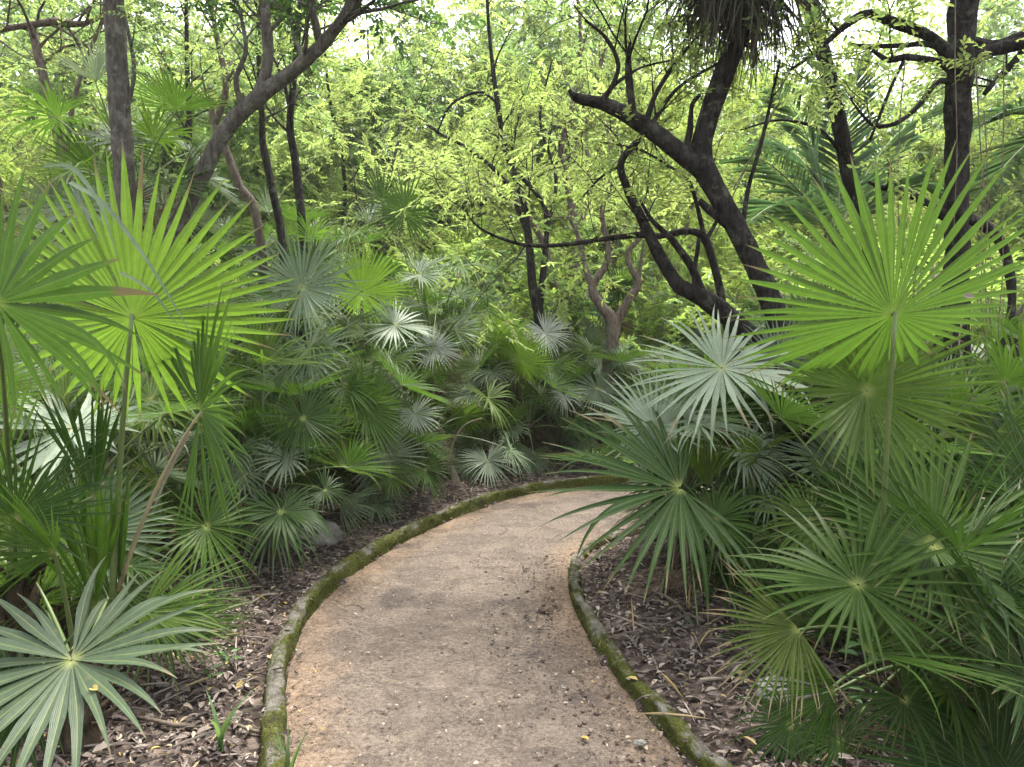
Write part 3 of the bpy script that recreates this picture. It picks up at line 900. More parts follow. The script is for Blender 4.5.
def photo_tree(label, d, limbs, bark, leaf, seed, group=None, twigs=(), nl=10, ll=.05, lw=.022, ground=True, name='tree', cat='tree', rough=.16, L0=1.0, lvl=1):
    """limbs traced in the photo; twigs: list of (limb, from, to, count) where leafy shoots leave it"""
    rng = np.random.default_rng(seed)
    first = limbs[0]
    b = P(first[0][0], first[0][1], d)
    O = Vector((b.x, d, gz(b.x, d)))
    root = thing(name, O, label, cat, group)
    tb = Tubes(); anchors = []
    curves = []
    for k, lb in enumerate(limbs):
        C, R = limb_pts(lb, d)
        if k == 0 and ground and C[0].z > O.z:
            low = Vector((C[0].x - (C[3].x - C[0].x) * .4, d, O.z - .15))
            m = 5
            C = [low.lerp(C[0], i / m) for i in range(m)] + C
            R = [R[0] * (1.35 - .35 * i / m) for i in range(m)] + R
        q = max(abs(r) for r in R)
        tb.add([c - O for c in C], R, 12 if q > .03 else 7, rough, seed=seed + k)
        curves.append((C, R))
    for (k, t0, t1, cnt, *rest) in twigs:
        C, R = curves[k]
        LL = rest[0] if rest else L0
        lv = rest[1] if len(rest) > 1 else lvl
        for j in range(cnt):
            t = (t0 + (t1 - t0) * (j + rng.uniform(0, 1)) / cnt) * (len(C) - 1)
            i = min(int(t), len(C) - 2)
            a = C[i].lerp(C[i + 1], t - i)
            tan = (C[i + 1] - C[i]).normalized()
            sd = tan.cross(Vector(rng.normal(0, 1, 3))).normalized()
            dv = (tan * .6 + sd + Vector((0, .1, .25))).normalized()
            grow(tb, anchors, a - O, dv, LL * rng.uniform(.7, 1.2), min(R[i] * .45, .02), lv, rng, .15, 4, 4)
    tb.build('trunk', M[bark], root)
    if anchors:
        V, F, rn = sprays(anchors, rng, nl, .22, ll, lw)
        mesh_obj('crown', V, F, M[leaf], root, {'rnd': rn}, smooth=False)
    return root


photo_tree('dark twisted tree forking into a blunt left limb and a thick right limb', 4.6, [
    [(806, 540, 38), (802, 470, 32), (792, 400, 29), (778, 325, 26), (757, 268, 24), (735, 226, 24), (714, 186, 25), (700, 160, 26)],
    [(706, 172, 24), (668, 143, 21), (637, 121, 19), (604, 104, 14), (578, 98, 12), (569, 90, 4)],
    [(704, 172, 26), (703, 140, 24), (720, 84, 23), (738, 40, 22), (752, 0, 22), (768, -60, 20), (790, -140, 14)],
    [(634, 122, 10), (630, 90, 9), (628, 64, 8), (630, 42, 3)],
    [(645, 125, 8), (655, 96, 6), (672, 68, 5), (690, 45, 4), (720, 10, 3)],
    [(650, 126, 6), (678, 88, 4), (720, 62, 3), (752, 42, 2)],
    [(600, 102, 8), (612, 86, 6), (618, 64, 5), (606, 38, 4), (585, 20, 3)],
    [(612, 86, 5), (640, 68, 3), (672, 60, 2)],
    [(738, 232, 14), (712, 212, 10), (699, 200, 7)],
    [(686, 148, 9), (690, 128, 7), (692, 105, 5), (700, 95, 4)],
    [(740, 250, 7), (748, 190, 5), (762, 140, 4), (780, 60, 3)],
], 'bark_dark', 'leaf_mid', 101, twigs=[(3, .5, 1, 4, .8), (4, .4, 1, 5, .8), (5, .4, 1, 3, .7), (6, .4, 1, 4, .8), (2, .88, 1, 5, 1.0, 2), (10, .7, 1, 2, .5)])
photo_tree('second dark crooked trunk growing low and left behind the twisted tree', 4.85, [
    [(812, 440, 30), (790, 382, 27), (760, 346, 25), (726, 314, 22), (700, 296, 21), (680, 286, 18), (668, 270, 16), (655, 246, 14), (642, 220, 11), (627, 188, 9), (621, 162, 8), (640, 138, 6), (662, 110, 4)],
    [(704, 298, 12), (692, 268, 9), (674, 242, 8), (652, 220, 5), (640, 200, 3)],
    [(702, 296, 8), (694, 280, 6), (699, 238, 5)],
    [(622, 164, 5), (600, 178, 3), (580, 200, 2)],
    [(645, 234, 8), (610, 238, 6), (560, 245, 5), (520, 244, 4), (480, 228, 3), (462, 205, 2)],
], 'bark_dark', 'leaf_light', 102, twigs=[(0, .85, 1, 5, .6), (1, .7, 1, 3, .5), (3, .4, 1, 3, .5), (4, .5, 1, 5, .5)], ground=True)
photo_tree('thin dark sapling with a sideways bent top behind the crooked trunk', 5.3, [
    [(742, 420, 12), (735, 350, 11), (725, 318, 10), (720, 290, 9), (713, 262, 9), (705, 240, 10), (690, 231, 8), (660, 236, 7), (640, 236, 5)],
    [(705, 240, 6), (697, 205, 5), (688, 180, 4), (672, 168, 3), (640, 150, 3), (600, 142, 2)],
    [(706, 240, 6), (716, 222, 4), (722, 205, 3)],
], 'bark_dark', 'leaf_light', 103, twigs=[(1, .4, 1, 5, .6), (2, .5, 1, 2, .5)])
photo_tree('straight grey trunk standing upright behind the left palms', 5.9, [
    [(122, 470, 29), (124, 380, 26), (126, 290, 24), (125, 190, 23), (119, 100, 22), (114, 0, 22), (110, -120, 22), (106, -220, 14)],
    [(128, 110, 4), (134, 70, 5), (128, 30, 4), (122, 5, 3)],
], 'bark_grey', 'leaf_mid', 104, twigs=[(0, .8, 1, 9, 1.4, 2), (1, .5, 1, 3, .5)])
photo_tree('slim pale trunk far left with a crooked branch crossing its top', 8.2, [
    [(88, 300, 13), (70, 185, 12), (52, 112, 10), (32, 28, 9)],
    [(-40, 40, 6), (0, 30, 6), (30, 25, 7), (56, 22, 9), (82, 24, 6), (105, 15, 3)],
    [(66, 178, 5), (72, 110, 5), (88, 55, 4), (102, 20, 4), (108, -30, 3)],
], 'bark_brown', 'leaf_light', 105, twigs=[(0, .8, 1, 4, 1), (1, .1, 1, 9, .9), (2, .5, 1, 4, .9)])
photo_tree('grey tree leaning far to the right across the upper left of the view', 6.2, [
    [(148, 300, 23), (172, 235, 19), (196, 188, 18), (226, 130, 17), (262, 94, 17), (302, 64, 15), (332, 33, 13), (356, 0, 13), (400, -70, 9)],
    [(258, 96, 14), (268, 62, 12), (266, 22, 11), (258, -40, 8)],
    [(244, 112, 8), (236, 80, 6), (246, 50, 5), (240, 10, 4)],
    [(320, 48, 7), (316, 20, 6), (300, -20, 4)],
], 'bark_grey', 'leaf_dark', 106, twigs=[(0, .62, 1, 9, .9), (1, .5, 1, 6, .8), (3, .3, 1, 4, .7), (2, .5, 1, 3, .7)], ll=.075, lw=.03)
photo_tree('thin dark wavy stem just right of the leaning grey tree', 7.4, [
    [(288, 330, 10), (282, 240, 9), (273, 192, 9), (263, 145, 8), (262, 112, 6), (258, 40, 5), (264, -30, 3)]], 'bark_dark', 'leaf_mid', 107, twigs=[(0, .6, 1, 6, .8)])
photo_tree('slender dark trunk rising beside the wavy stem', 8.0, [
    [(308, 330, 11), (302, 222, 10), (295, 160, 9), (290, 122, 8), (296, 60, 7), (302, -30, 5)],
    [(292, 140, 4), (286, 90, 4), (270, 50, 3)]], 'bark_dark', 'leaf_light', 108, twigs=[(0, .55, 1, 7, .9), (1, .5, 1, 3, .7)])
photo_tree('crooked thin trunk below the leaning grey tree with a forked top', 8.1, [
    [(268, 330, 12), (257, 218, 10), (240, 186, 9), (226, 150, 8), (214, 122, 7), (210, 94, 5)],
    [(215, 124, 7), (226, 88, 7), (218, 42, 6), (208, -10, 5)], [(226, 84, 4), (236, 64, 3)]], 'bark_brown', 'leaf_light', 109, twigs=[(1, .4, 1, 6, .9), (0, .8, 1, 3, .6)])
photo_tree('needle thin upright sapling between the straight trunk and the leaning tree', 9.0, [
    [(191, 320, 7), (190, 150, 6), (187, 60, 5), (186, -40, 4)]], 'bark_dark', 'leaf_light', 110, twigs=[(0, .45, 1, 8, .8)])
photo_tree('cluster of thin dark stems splitting near the ground beyond the bend', 10.6, [
    [(550, 430, 14), (539, 318, 13), (533, 288, 11), (529, 242, 9), (523, 200, 8), (506, 150, 7), (497, 100, 6), (489, 30, 4), (486, -30, 3)],
    [(539, 312, 9), (545, 255, 7), (546, 212, 6), (530, 186, 5), (512, 168, 4), (500, 140, 3)],
    [(498, 104, 3), (480, 92, 3), (452, 104, 3), (437, 132, 2)],
    [(528, 236, 5), (505, 182, 5), (470, 150, 4), (437, 132, 3), (410, 110, 2)],
    [(545, 240, 4), (556, 180, 4), (540, 120, 3), (552, 60, 2)],
], 'bark_dark', 'leaf_light', 111, twigs=[(0, .5, 1, 10, .9), (1, .6, 1, 4, .7), (2, .2, 1, 4, .6), (3, .3, 1, 6, .7), (4, .4, 1, 5, .8)])
photo_tree('grey brown tree with two curved stems just right of the thin dark cluster', 10.9, [
    [(572, 430, 17), (565, 312, 16), (573, 282, 13), (575, 242, 12), (569, 190, 9), (561, 150, 7), (576, 90, 5), (580, 20, 4), (570, -40, 3)],
    [(565, 308, 11), (552, 276, 10), (541, 238, 8), (520, 205, 6), (505, 178, 4)],
    [(574, 240, 6), (590, 190, 5), (586, 130, 4), (600, 70, 3), (612, 10, 2)],
], 'bark_brown', 'leaf_light', 112, twigs=[(0, .45, 1, 10, 1), (1, .6, 1, 4, .7), (2, .4, 1, 6, .9)])
photo_tree('small reddish brown tree forking like a Y in the middle distance', 9.4, [
    [(605, 440, 18), (607, 378, 15), (613, 326, 16), (601, 306, 12), (592, 288, 10), (605, 266, 8), (608, 246, 7), (602, 212, 6), (612, 172, 5), (606, 120, 3)],
    [(594, 292, 8), (584, 264, 7), (578, 236, 5), (568, 215, 3)],
    [(613, 330, 12), (626, 304, 10), (638, 284, 10), (630, 266, 7), (628, 252, 6), (641, 236, 4), (650, 205, 3)],
    [(638, 286, 6), (641, 262, 4), (644, 240, 2)], [(637, 284, 8), (644, 280, 3)],
], 'bark_brown', 'leaf_light', 113, twigs=[(0, .7, 1, 7, .9), (1, .6, 1, 3, .6), (2, .7, 1, 4, .8), (3, .6, 1, 2, .5)])
photo_tree('slim dark trunk leaning left in front of the feather palm', 5.6, [
    [(905, 400, 20), (882, 295, 19), (868, 240, 18), (851, 180, 17), (837, 112, 17), (822, 50, 17), (806, 0, 16), (780, -80, 13), (750, -160, 9)],
    [(846, 160, 5), (820, 130, 4), (780, 120, 3), (740, 130, 2)],
], 'bark_dark', 'leaf_mid', 114, twigs=[(0, .92, 1, 5, .9, 2)])
figt = photo_tree('massive dark trunk at the right with hanging aerial roots and sideways branches', 4.9, [
    [(935, 540, 74), (938, 470, 58), (946, 410, 44), (954, 330, 32), (957, 250, 27), (957, 150, 25), (960, 70, 26), (963, 0, 28), (966, -90, 24), (970, -180, 16)],
    [(938, 500, 60), (965, 440, 48), (996, 380, 40), (1032, 318, 34), (1090, 250, 28), (1160, 150, 20), (1220, 40, 12)],
    [(958, 66, 18), (990, 50, 15), (1024, 42, 15), (1080, 26, 11), (1140, -10, 7)],
    [(966, 40, 11), (995, 45, 11), (1024, 34, 9), (1060, 30, 6)],
    [(955, 60, 16), (928, 36, 12), (892, 22, 12), (866, 14, 10), (842, 28, 8), (816, 52, 5), (790, 70, 3)],
    [(955, 52, 8), (925, 44, 6), (898, 46, 6), (870, 46, 4), (850, 44, 3)],
    [(954, 74, 9), (938, 62, 8), (908, 57, 8), (888, 60, 6), (872, 50, 4)],
    [(952, 84, 7), (938, 82, 6), (918, 106, 6), (898, 122, 5), (876, 126, 5), (860, 112, 3), (850, 98, 2)],
    [(1030, 44, 8), (1004, 72, 7), (984, 94, 5)],
    [(960, 225, 12), (930, 206, 10), (908, 193, 9), (884, 188, 6), (868, 182, 3)],
    [(960, 215, 13), (985, 226, 12), (1004, 250, 10), (1012, 300, 9), (1002, 350, 8)],
    [(962, 0, 8), (940, -20, 6), (905, -40, 5)],
    [(960, 20, 7), (985, -10, 6), (1020, -40, 4)],
    [(905, 58, 4), (890, 90, 4), (870, 140, 3)],
    [(930, 545, 30), (920, 470, 20), (930, 400, 15), (948, 330, 10)],
    [(960, 560, 26), (966, 490, 18), (960, 420, 14), (958, 340, 10)],
], 'bark_dark', 'leaf_light', 115, twigs=[(2, .5, 1, 4, .8), (4, .6, 1, 4, .6), (5, .6, 1, 2, .5), (6, .6, 1, 2, .4), (7, .7, 1, 3, .4), (8, .4, 1, 3, .5), (9, .7, 1, 1, .3), (11, .4, 1, 4, .8), (12, .4, 1, 4, .8), (1, .8, 1, 4, .8)], rough=.28)
rng = np.random.default_rng(9)
for k in range(16):      # aerial roots on the trunk and limbs
    px = 905 + k * 5.2 + rng.normal(0, 4) if k < 10 else rng.uniform(968, 1012)
    y0, y1 = (rng.uniform(255, 330), rng.uniform(440, 500)) if k < 10 else (rng.uniform(40, 200), rng.uniform(280, 420))
    d = rng.uniform(4.5, 4.75)
    pts = [P(px + rng.normal(0, 3), y0 + (y1 - y0) * t, d) - figt.location for t in (0, .2, .4, .6, .8, 1)]
    tb = Tubes(); tb.add(catmull(pts, 4), [rng.uniform(.004, .009) if k < 10 else rng.uniform(.002, .004)] * 21, 5, .2)
    tb.build('aerial_root', M['stick_pale' if k < 10 and k % 3 == 0 else 'stick'], figt)


# dry palm clump at the top of the right limb
def clump(label, px, py, d, n, R, seed):
    rng = np.random.default_rng(seed)
    O = P(px, py, d)
    root = thing('dead_frond_clump', O, label, 'dead fronds')
    for k in range(n):
        ph = k * 2.4
        hub = O + Vector((math.cos(ph) * rng.uniform(.06, .24), math.sin(ph) * .18, rng.uniform(-.05, .16)))
        put_frond(root, O, hub, Vector((math.cos(ph) * .22, math.sin(ph) * .22, -1)), Vector((math.cos(ph), math.sin(ph), .2)), R * rng.uniform(.75, 1.1), 'dead', 'dry_dark', rng, O + Vector((0, 0, .1)), 'dry_stem', pr=.006)
    return root


clump('shaggy clump of dry fan fronds hanging around the right limb at the top edge', 742, -22, 4.45, 46, .62, 31)


# ------------------------------------------------------------------ feather palms
def feather_palm(label, rach, d, seed, hub, trunk_base, ll=.46):
    rng = np.random.default_rng(seed)
    h0 = P(hub[0], hub[1], d)
    O = Vector((h0.x + trunk_base, d, gz(h0.x + trunk_base, d)))
    root = thing('feather_palm', O, label, 'palm')
    tb = Tubes(); tb.add(catmull([Vector((0, 0, -.1)), Vector((-trunk_base * .3, 0, h0.z * .5)), h0 - O], 6), [.06] * 13, 9, .15); tb.build('trunk', M['fibre'], root)
    for fr in rach:
        pts = catmull([h0 - O] + [P(x, y, d + dd) - O for x, y, dd in fr], 8)
        n = len(pts)
        tb = Tubes(); tb.add(pts, [.011 * (1 - .8 * i / n) for i in range(n)], 5)
        stem = tb.build('frond', M['petiole'], root)
        u = np.linspace(.14, 1, 46) * (n - 1)
        A, D, Uu, L = [], [], [], []
        for q in u:
            i = min(int(q), n - 2)
            p = pts[i].lerp(pts[i + 1], q - i); t = (pts[i + 1] - pts[i]).normalized()
            s = t.cross(Vector((0, 0, 1)))
            s = s.normalized() if s.length > .05 else Vector((1, 0, 0))
            f = q / (n - 1)
            for sg in (-1, 1):
                A.append(p); D.append(t * .75 + s * sg * .9 + Vector((0, 0, .15)) + Vector(rng.normal(0, .1, 3)))
                Uu.append(Vector((0, 0, 1)) + t * .2); L.append(ll * (math.sin(math.pi * (.18 + .74 * f)) ** .6) * rng.uniform(.85, 1.1))
        # two-piece drooping leaflets
        A, D, Uu, L = map(np.array, (A, D, Uu, L))
        V, F = leaf_arrays(A, D, Uu, L, np.full(len(L), .0155), .16)
        mesh_obj('leaflets', V, F, M['feather'], stem, {'rnd': np.repeat(rng.uniform(0, 1, len(L)), 6)}, smooth=False)
    return root


feather_palm('feather palm with arching fronds behind the dark leaning trunks', [
    [(800, 192, .0), (762, 160, -.2), (724, 158, -.4)], [(818, 170, .1), (800, 120, .1), (780, 92, 0)], [(842, 160, .2), (850, 100, .3), (862, 60, .3)],
    [(866, 175, .2), (900, 132, .3), (940, 112, .3)], [(872, 205, -.2), (912, 186, -.4), (945, 196, -.6)], [(806, 212, -.4), (776, 205, -.8), (748, 222, -1.1)],
    [(848, 190, .8), (880, 150, 1.3), (905, 140, 1.8)], [(822, 190, .8), (790, 150, 1.3), (752, 150, 1.7)],
], 7.0, 51, (836, 236), .2)
feather_palm('feather palm outside the right edge sending two dark fronds into the view', [
    [(1050, 112, 0), (1010, 110, 0), (975, 128, 0)], [(1055, 130, .2), (1020, 150, .2), (985, 190, .1)], [(1110, 120, .2), (1150, 150, .1)], [(1075, 90, .3), (1060, 50, .3)],
], 6.0, 52, (1085, 160), .15)


# ------------------------------------------------------------------ background trees and shrubs
def forest_tree(loc, H, seed, leaf, label, group, bark='bark_brown', limbs=9, r=.07, wide=1.0, first=.3, lf=(15, .38, .080, .036, .85)):
    rng = np.random.default_rng(seed)
    root = thing('forest_tree', loc, label, 'tree', group)
    tb = Tubes(); anchors = []
    pts = [Vector((0, 0, -.15))]
    d = Vector((rng.normal(0, .12), rng.normal(0, .12), 1)).normalized()
    n = 9
    for i in range(n):
        d = (d + Vector((rng.normal(0, .13), rng.normal(0, .13), .25))).normalized()
        pts.append(pts[-1] + d * (H / n))
    C = catmull(pts, 3)
    R = [r * (1 - .8 * i / len(C)) for i in range(len(C))]
    tb.add(C, R, 8, .12, seed=seed)
    for k in range(limbs):
        t = (first + (1 - first) * (k + rng.uniform(0, 1)) / limbs) * (len(C) - 2)
        i = int(t)
        ph = k * 2.4 + rng.uniform(0, .8)
        dv = Vector((math.cos(ph), math.sin(ph), rng.uniform(.1, .8))).normalized()
        grow(tb, anchors, C[i], dv, wide * H * rng.uniform(.16, .28), R[i] * .55, 2, rng, .1, 5, 4)
    tb.build('trunk', M[bark], root)
    V, F, rn = sprays(anchors, rng, *lf)
    mesh_obj('crown', V, F, M[leaf], root, {'rnd': rn}, smooth=False)
    return root


TREES = [('leaf_fresh', 'slender forest tree with a pale lime crown in the depth of the forest'), ('leaf_mid', 'slender forest tree with a mid green crown in the depth of the forest'),
         ('leaf_light', 'spreading forest tree with thin pale foliage behind the palms')]
rng = np.random.default_rng(21)
spots = []
for (n, y0, y1) in ((5, 13, 15), (15, 15, 20), (70, 20, 33)):
    for k in range(n):
        y = rng.uniform(y0, y1)
        u = -1 + 2 * (k + rng.uniform(.1, .9)) / n
        spots.append((u * (y * .80 + 1.5), y))
tp = []
for k in range(6):
    kd = k % 3
    x, y = spots[k * 8]
    tp.append(forest_tree((x, y, gz(x, y)), (6.2, 7.0, 5.2)[kd], 200 + k, TREES[kd][0], TREES[kd][1], 'forest trees filling the background', ('bark_brown', 'bark_dark', 'bark_grey')[k % 3], (10, 10, 12)[kd], .065, (1, 1, 1.4)[kd], (.25, .3, .15)[kd], ((15, .38, .080, .036, .85), (9, .34, .13, .062, .6), (18, .42, .065, .028, .9))[kd]))
cm = child_map()
used = {k * 8 for k in range(6)}
for i, (x, y) in enumerate(spots):
    if i in used: continue
    o = copy_tree(tp[i % 6], None, cm)
    o.location = (x, y, gz(x, y)); o.rotation_euler.z = rng.uniform(0, 6.28)
    s = rng.uniform(.9, 1.25) * (1 + max(0, y - 13) * .045)
    if .24 < x / y < .72: s *= .85
    o.scale = (s, s, s)


def shrub(loc, H, seed, leaf, label, group):
    rng = np.random.default_rng(seed)
    root = thing('shrub', loc, label, 'shrub', group)
    tb = Tubes(); anchors = []
    for k in range(7):
        ph = k * 2.4; e = rng.uniform(.5, 2.0)
        grow(tb, anchors, Vector((.05 * math.cos(ph), .05 * math.sin(ph), -.05)), Vector((math.cos(ph), math.sin(ph), e)).normalized(), H * rng.uniform(.7, 1.0), .018, 2, rng, .2, 4, 4)
    tb.build('stems', M['bark_brown'], root)
    V, F, rn = sprays(anchors, rng, 14, .34, .085, .04, .8)
    mesh_obj('foliage', V, F, M[leaf], root, {'rnd': rn}, smooth=False)
    return root


SH = ['bushy shrub of bright lime leaves between the palms and the trees', 'bushy shrub of mid green leaves between the palms and the trees']
spots = []
for (n, y0, y1) in ((8, 10.8, 12), (18, 12, 14), (18, 14, 18), (20, 18, 26)):
    for k in range(n):
        y = rng.uniform(y0, y1); u = -1 + 2 * (k + rng.uniform(.1, .9)) / n
        spots.append((u * (y * .80 + 1), y))
sp = []
for k in range(4):
    x, y = spots[k * 5]
    sp.append(shrub((x, y, gz(x, y)), 1.9, 300 + k, ('leaf_shrub', 'leaf_mid')[k % 2], SH[k % 2], 'shrubs in the forest behind the palms'))
cm = child_map()
for i, (x, y) in enumerate(spots):
    if i % 5 == 0 and i // 5 < 4: continue
    o = copy_tree(sp[i % 4], None, cm)
    o.location = (x, y, gz(x, y)); o.rotation_euler.z = rng.uniform(0, 6.28)
    s = rng.uniform(.8, 1.5) * (1 + max(0, y - 13) * .05); o.scale = (s, s, s)

# far-off wood that reads as one mass
rng = np.random.default_rng(66)
nC = 4200
cx, cy_ = rng.uniform(-46, 46, nC), rng.uniform(33, 46, nC)
cz = rng.uniform(0, 1, nC) ** 1.25 * (20 + 4 * np.sin(cx * .35) + 3 * np.sin(cx * 1.1 + 2))
per = 26
C = np.repeat(np.stack([cx, cy_, cz], 1), per, 0) + rng.normal(0, .75, (nC * per, 3))
V, F = leaf_arrays(C, rng.normal(0, 1, C.shape), np.tile([[0, 0, 1.0]], (len(C), 1)) + rng.normal(0, .5, C.shape), rng.uniform(.22, .42, len(C)), rng.uniform(.11, .2, len(C)))
rn = np.clip(np.repeat(rng.uniform(0, 1, nC), per) * .6 + rng.uniform(0, .4, nC * per), 0, 1)
tag(mesh_obj('forest', V, F, M['leaf_light'], None, {'rnd': np.repeat(rn, 6)}, smooth=False), 'far off wood of pale foliage closing the view', 'forest', kind='stuff')

# ------------------------------------------------------------------ forest floor detail
rng = np.random.default_rng(3)


def scatter(n, on_path, ymax, xr):
    out = np.empty((0, 2))
    while len(out) < n:
        y = .9 + (ymax - .9) * rng.uniform(0, 1, n * 3) ** 1.5
        x = rng.uniform(-1, 1, n * 3) * (y * .8 + .4)
        m = inside(x, y) == on_path
        d = edge_dist(x, y)
        if not on_path: m &= d > .14
        out = np.concatenate([out, np.stack([x[m], y[m]], 1)])
    return out[:n]


pt = scatter(60000, False, 11, 1)
z = ground_z(pt[:, 0], pt[:, 1]) + rng.uniform(.004, .03, len(pt))
D = rng.normal(0, 1, (len(pt), 3)); D[:, 2] *= .3
U = np.tile([[0, 0, 1.0]], (len(pt), 1)) + rng.normal(0, .35, (len(pt), 3))
l = rng.uniform(.013, .050, len(pt)) * np.where(rng.uniform(0, 1, len(pt)) < .2, 1.7, 1.0); w = np.minimum(l * rng.uniform(.12, .6, len(pt)), .032)
V, F = leaf_arrays(np.stack([pt[:, 0], pt[:, 1], z], 1), D, U, l, w, .15)
tag(mesh_obj('leaf_litter', V, F, M['litter'], None, {'rnd': np.repeat(rng.uniform(0, 1, len(pt)), 6)}, smooth=False), 'brown and grey dead leaves littering the forest floor', 'leaf litter', kind='stuff')
pt = scatter(9000, True, 8.5, 1)
d = edge_dist(pt[:, 0], pt[:, 1])
pt = pt[(d < rng.exponential(.28, len(pt))) | (rng.uniform(0, 1, len(pt)) < .30)]
D = rng.normal(0, 1, (len(pt), 3)); D[:, 2] *= .08
U = np.tile([[0, 0, 1.0]], (len(pt), 1)) + rng.normal(0, .15, (len(pt), 3))
l = rng.uniform(.006, .026, len(pt)); w = l * rng.uniform(.2, .7, len(pt))
V, F = leaf_arrays(np.stack([pt[:, 0], pt[:, 1], np.full(len(pt), .034)], 1), D, U, l, w, .12)
tag(mesh_obj('leaf_debris', V, F, M['litter'], None, {'rnd': np.repeat(rng.uniform(0, 1, len(pt)), 6)}, smooth=False), 'small bits of dead leaf scattered on the path', 'leaf bits', kind='stuff')


def lump(c, r, rng, sq=(1, 1, .6), sub=2, rough=.35):
    """one irregular stone as verts and faces (an octahedron split twice)"""
    V = [Vector(v) for v in ((1, 0, 0), (-1, 0, 0), (0, 1, 0), (0, -1, 0), (0, 0, 1), (0, 0, -1))]
    F = [(0, 2, 4), (2, 1, 4), (1, 3, 4), (3, 0, 4), (2, 0, 5), (1, 2, 5), (3, 1, 5), (0, 3, 5)]
    for _ in range(sub):
        cache, G = {}, []
        def mid(a, b):
            k = (min(a, b), max(a, b))
            if k not in cache: V.append((V[a] + V[b]).normalized()); cache[k] = len(V) - 1
            return cache[k]
        for a, b, c3 in F:
            ab, bc, ca = mid(a, b), mid(b, c3), mid(c3, a)
            G += [(a, ab, ca), (b, bc, ab), (c3, ca, bc), (ab, bc, ca)]
        F = G
    o = Vector(rng.uniform(0, 50, 3))
    out = []
    for v in V:
        k = 1 + rough * (mnoise.noise(v * 1.3 + o) + .5 * mnoise.noise(v * 3.1 + o))
        out.append(Vector(c) + Vector((v.x * sq[0], v.y * sq[1], v.z * sq[2])) * r * k)
    return out, F


V, F = [], []
for k in range(900):        # soil crumbs and grit gathering along the inner bend
    t = rng.uniform(2.4, 5.3)
    x = np.interp(t, RC[:, 1][60:300], RC[:, 0][60:300]) if False else float(np.interp(t, [2.4, 2.69, 3.29, 3.8, 4.3, 4.75, 5.28], [.78, .67, .52, .43, .38, .39, .50]))
    x -= .05 + abs(rng.normal(0, .28))
    r = min(.014, .0025 + rng.exponential(.0026))
    v, f = lump((x, t, .027), r, rng, sub=1)
    b = len(V); V += v; F += [tuple(i + b for i in q) for q in f]
tag(mesh_obj('soil_gravel', V, F, M['gravel']), 'dark soil crumbs and grit along the right side of the path', 'gravel', kind='stuff')

pts = []
for C0, sg in ((LC, 1), (RC, -1)):
    T = np.gradient(C0, axis=0); T /= np.linalg.norm(T, axis=1)[:, None]
    Nn = np.stack([-T[:, 1], T[:, 0]], 1) * sg
    for k in range(1500):
        i = int(rng.integers(60, 330)); off = rng.choice([rng.uniform(.0, .09), rng.uniform(.08, .2), -abs(rng.normal(0, .07))], p=[.2, .4, .4])
        q = C0[i] + Nn[i] * off + rng.normal(0, .01, 2)
        pts.append((q[0], q[1], .03 if off < 0 else ((.105 if sg > 0 else .08) if off < .09 else .085), off))
pts = np.array(pts)
D = rng.normal(0, 1, (len(pts), 3)); D[:, 2] *= .2
U = np.tile([[0, 0, 1.0]], (len(pts), 1)) + rng.normal(0, .3, (len(pts), 3))
l = np.where(pts[:, 3] < 0, rng.uniform(.008, .035, len(pts)), rng.uniform(.02, .06, len(pts))); w = l * rng.uniform(.2, .6, len(pts))
V, F = leaf_arrays(pts[:, :3], D, U, l, w, .15)
tag(mesh_obj('leaf_debris', V, F, M['litter'], None, {'rnd': np.repeat(rng.uniform(0, 1, len(pts)), 6)}, smooth=False), 'dead leaf bits gathered along both kerbs', 'leaf bits', kind='stuff')
pt = scatter(2600, False, 10, 1)
pt = pt[smooth_noise(pt[:, 0] * 1.7, pt[:, 1] * 1.7) > -.012]
z = ground_z(pt[:, 0], pt[:, 1]) + rng.uniform(.02, .05, len(pt))
D = rng.normal(0, 1, (len(pt), 3)); D[:, 2] *= .12
U = np.tile([[0, 0, 1.0]], (len(pt), 1)) + rng.normal(0, .3, (len(pt), 3))
l = rng.uniform(.08, .34, len(pt)); w = rng.uniform(.004, .014, len(pt))
V, F = leaf_arrays(np.stack([pt[:, 0], pt[:, 1], z], 1), D, U, l, w, .06)
tag(mesh_obj('straw_litter', V, F, M['litter'], None, {'rnd': np.repeat(rng.uniform(.3, 1, len(pt)), 6)}, smooth=False), 'dry strips of palm leaf and straw strewn over the litter', 'straw', kind='stuff')
for (px, py, d, r, sq, lab) in [(318, 552, 5.5, .17, (1.2, .8, .6), 'pale limestone rock beside the left kerb'), (296, 556, 5.45, .10, (1, .8, .7), 'smaller grey stone leaning on the pale limestone rock'),
                           (786, 748, 2.95, .10, (1.3, .9, .5), 'grey stone under the dark frond at the lower right'), (640, 758, 2.72, .02, (1.3, .8, .6), 'small pale pebble on the path by the right kerb'),
                           (545, 617, 4.15, .024, (1.5, 1, .6), 'dark clod of soil on the path near the right kerb')]:
    p = P(px, py, d)
    zz = gz(p.x, p.y) if r > .06 else .03
    V, F = lump((0, 0, 0), r, rng, sq, 3, .4)
    o = mesh_obj('rock', V, F, M['rock' if 'soil' not in lab else 'gravel'])
    o.location = (p.x, p.y, zz + r * .25)
    if 'soil' in lab: o.name = 'soil_clod'
    if 'pebble' in lab: o.name = 'pebble'
    tag(o, lab, 'stone' if 'soil' not in lab else 'clod')


def stick(label, pts, r, mat='stick', name='stick', cat='stick', group=None):
    W = [P(*p) for p in pts]
    O = W[0].copy()
    tb = Tubes(); C = catmull(W, 6)
    tb.add([c - O for c in C], [r * (1 - .5 * i / len(C)) for i in range(len(C))], 6, .2)
    o = tb.build(name, M[mat]); o.location = O
    return tag(o, label, cat, group)


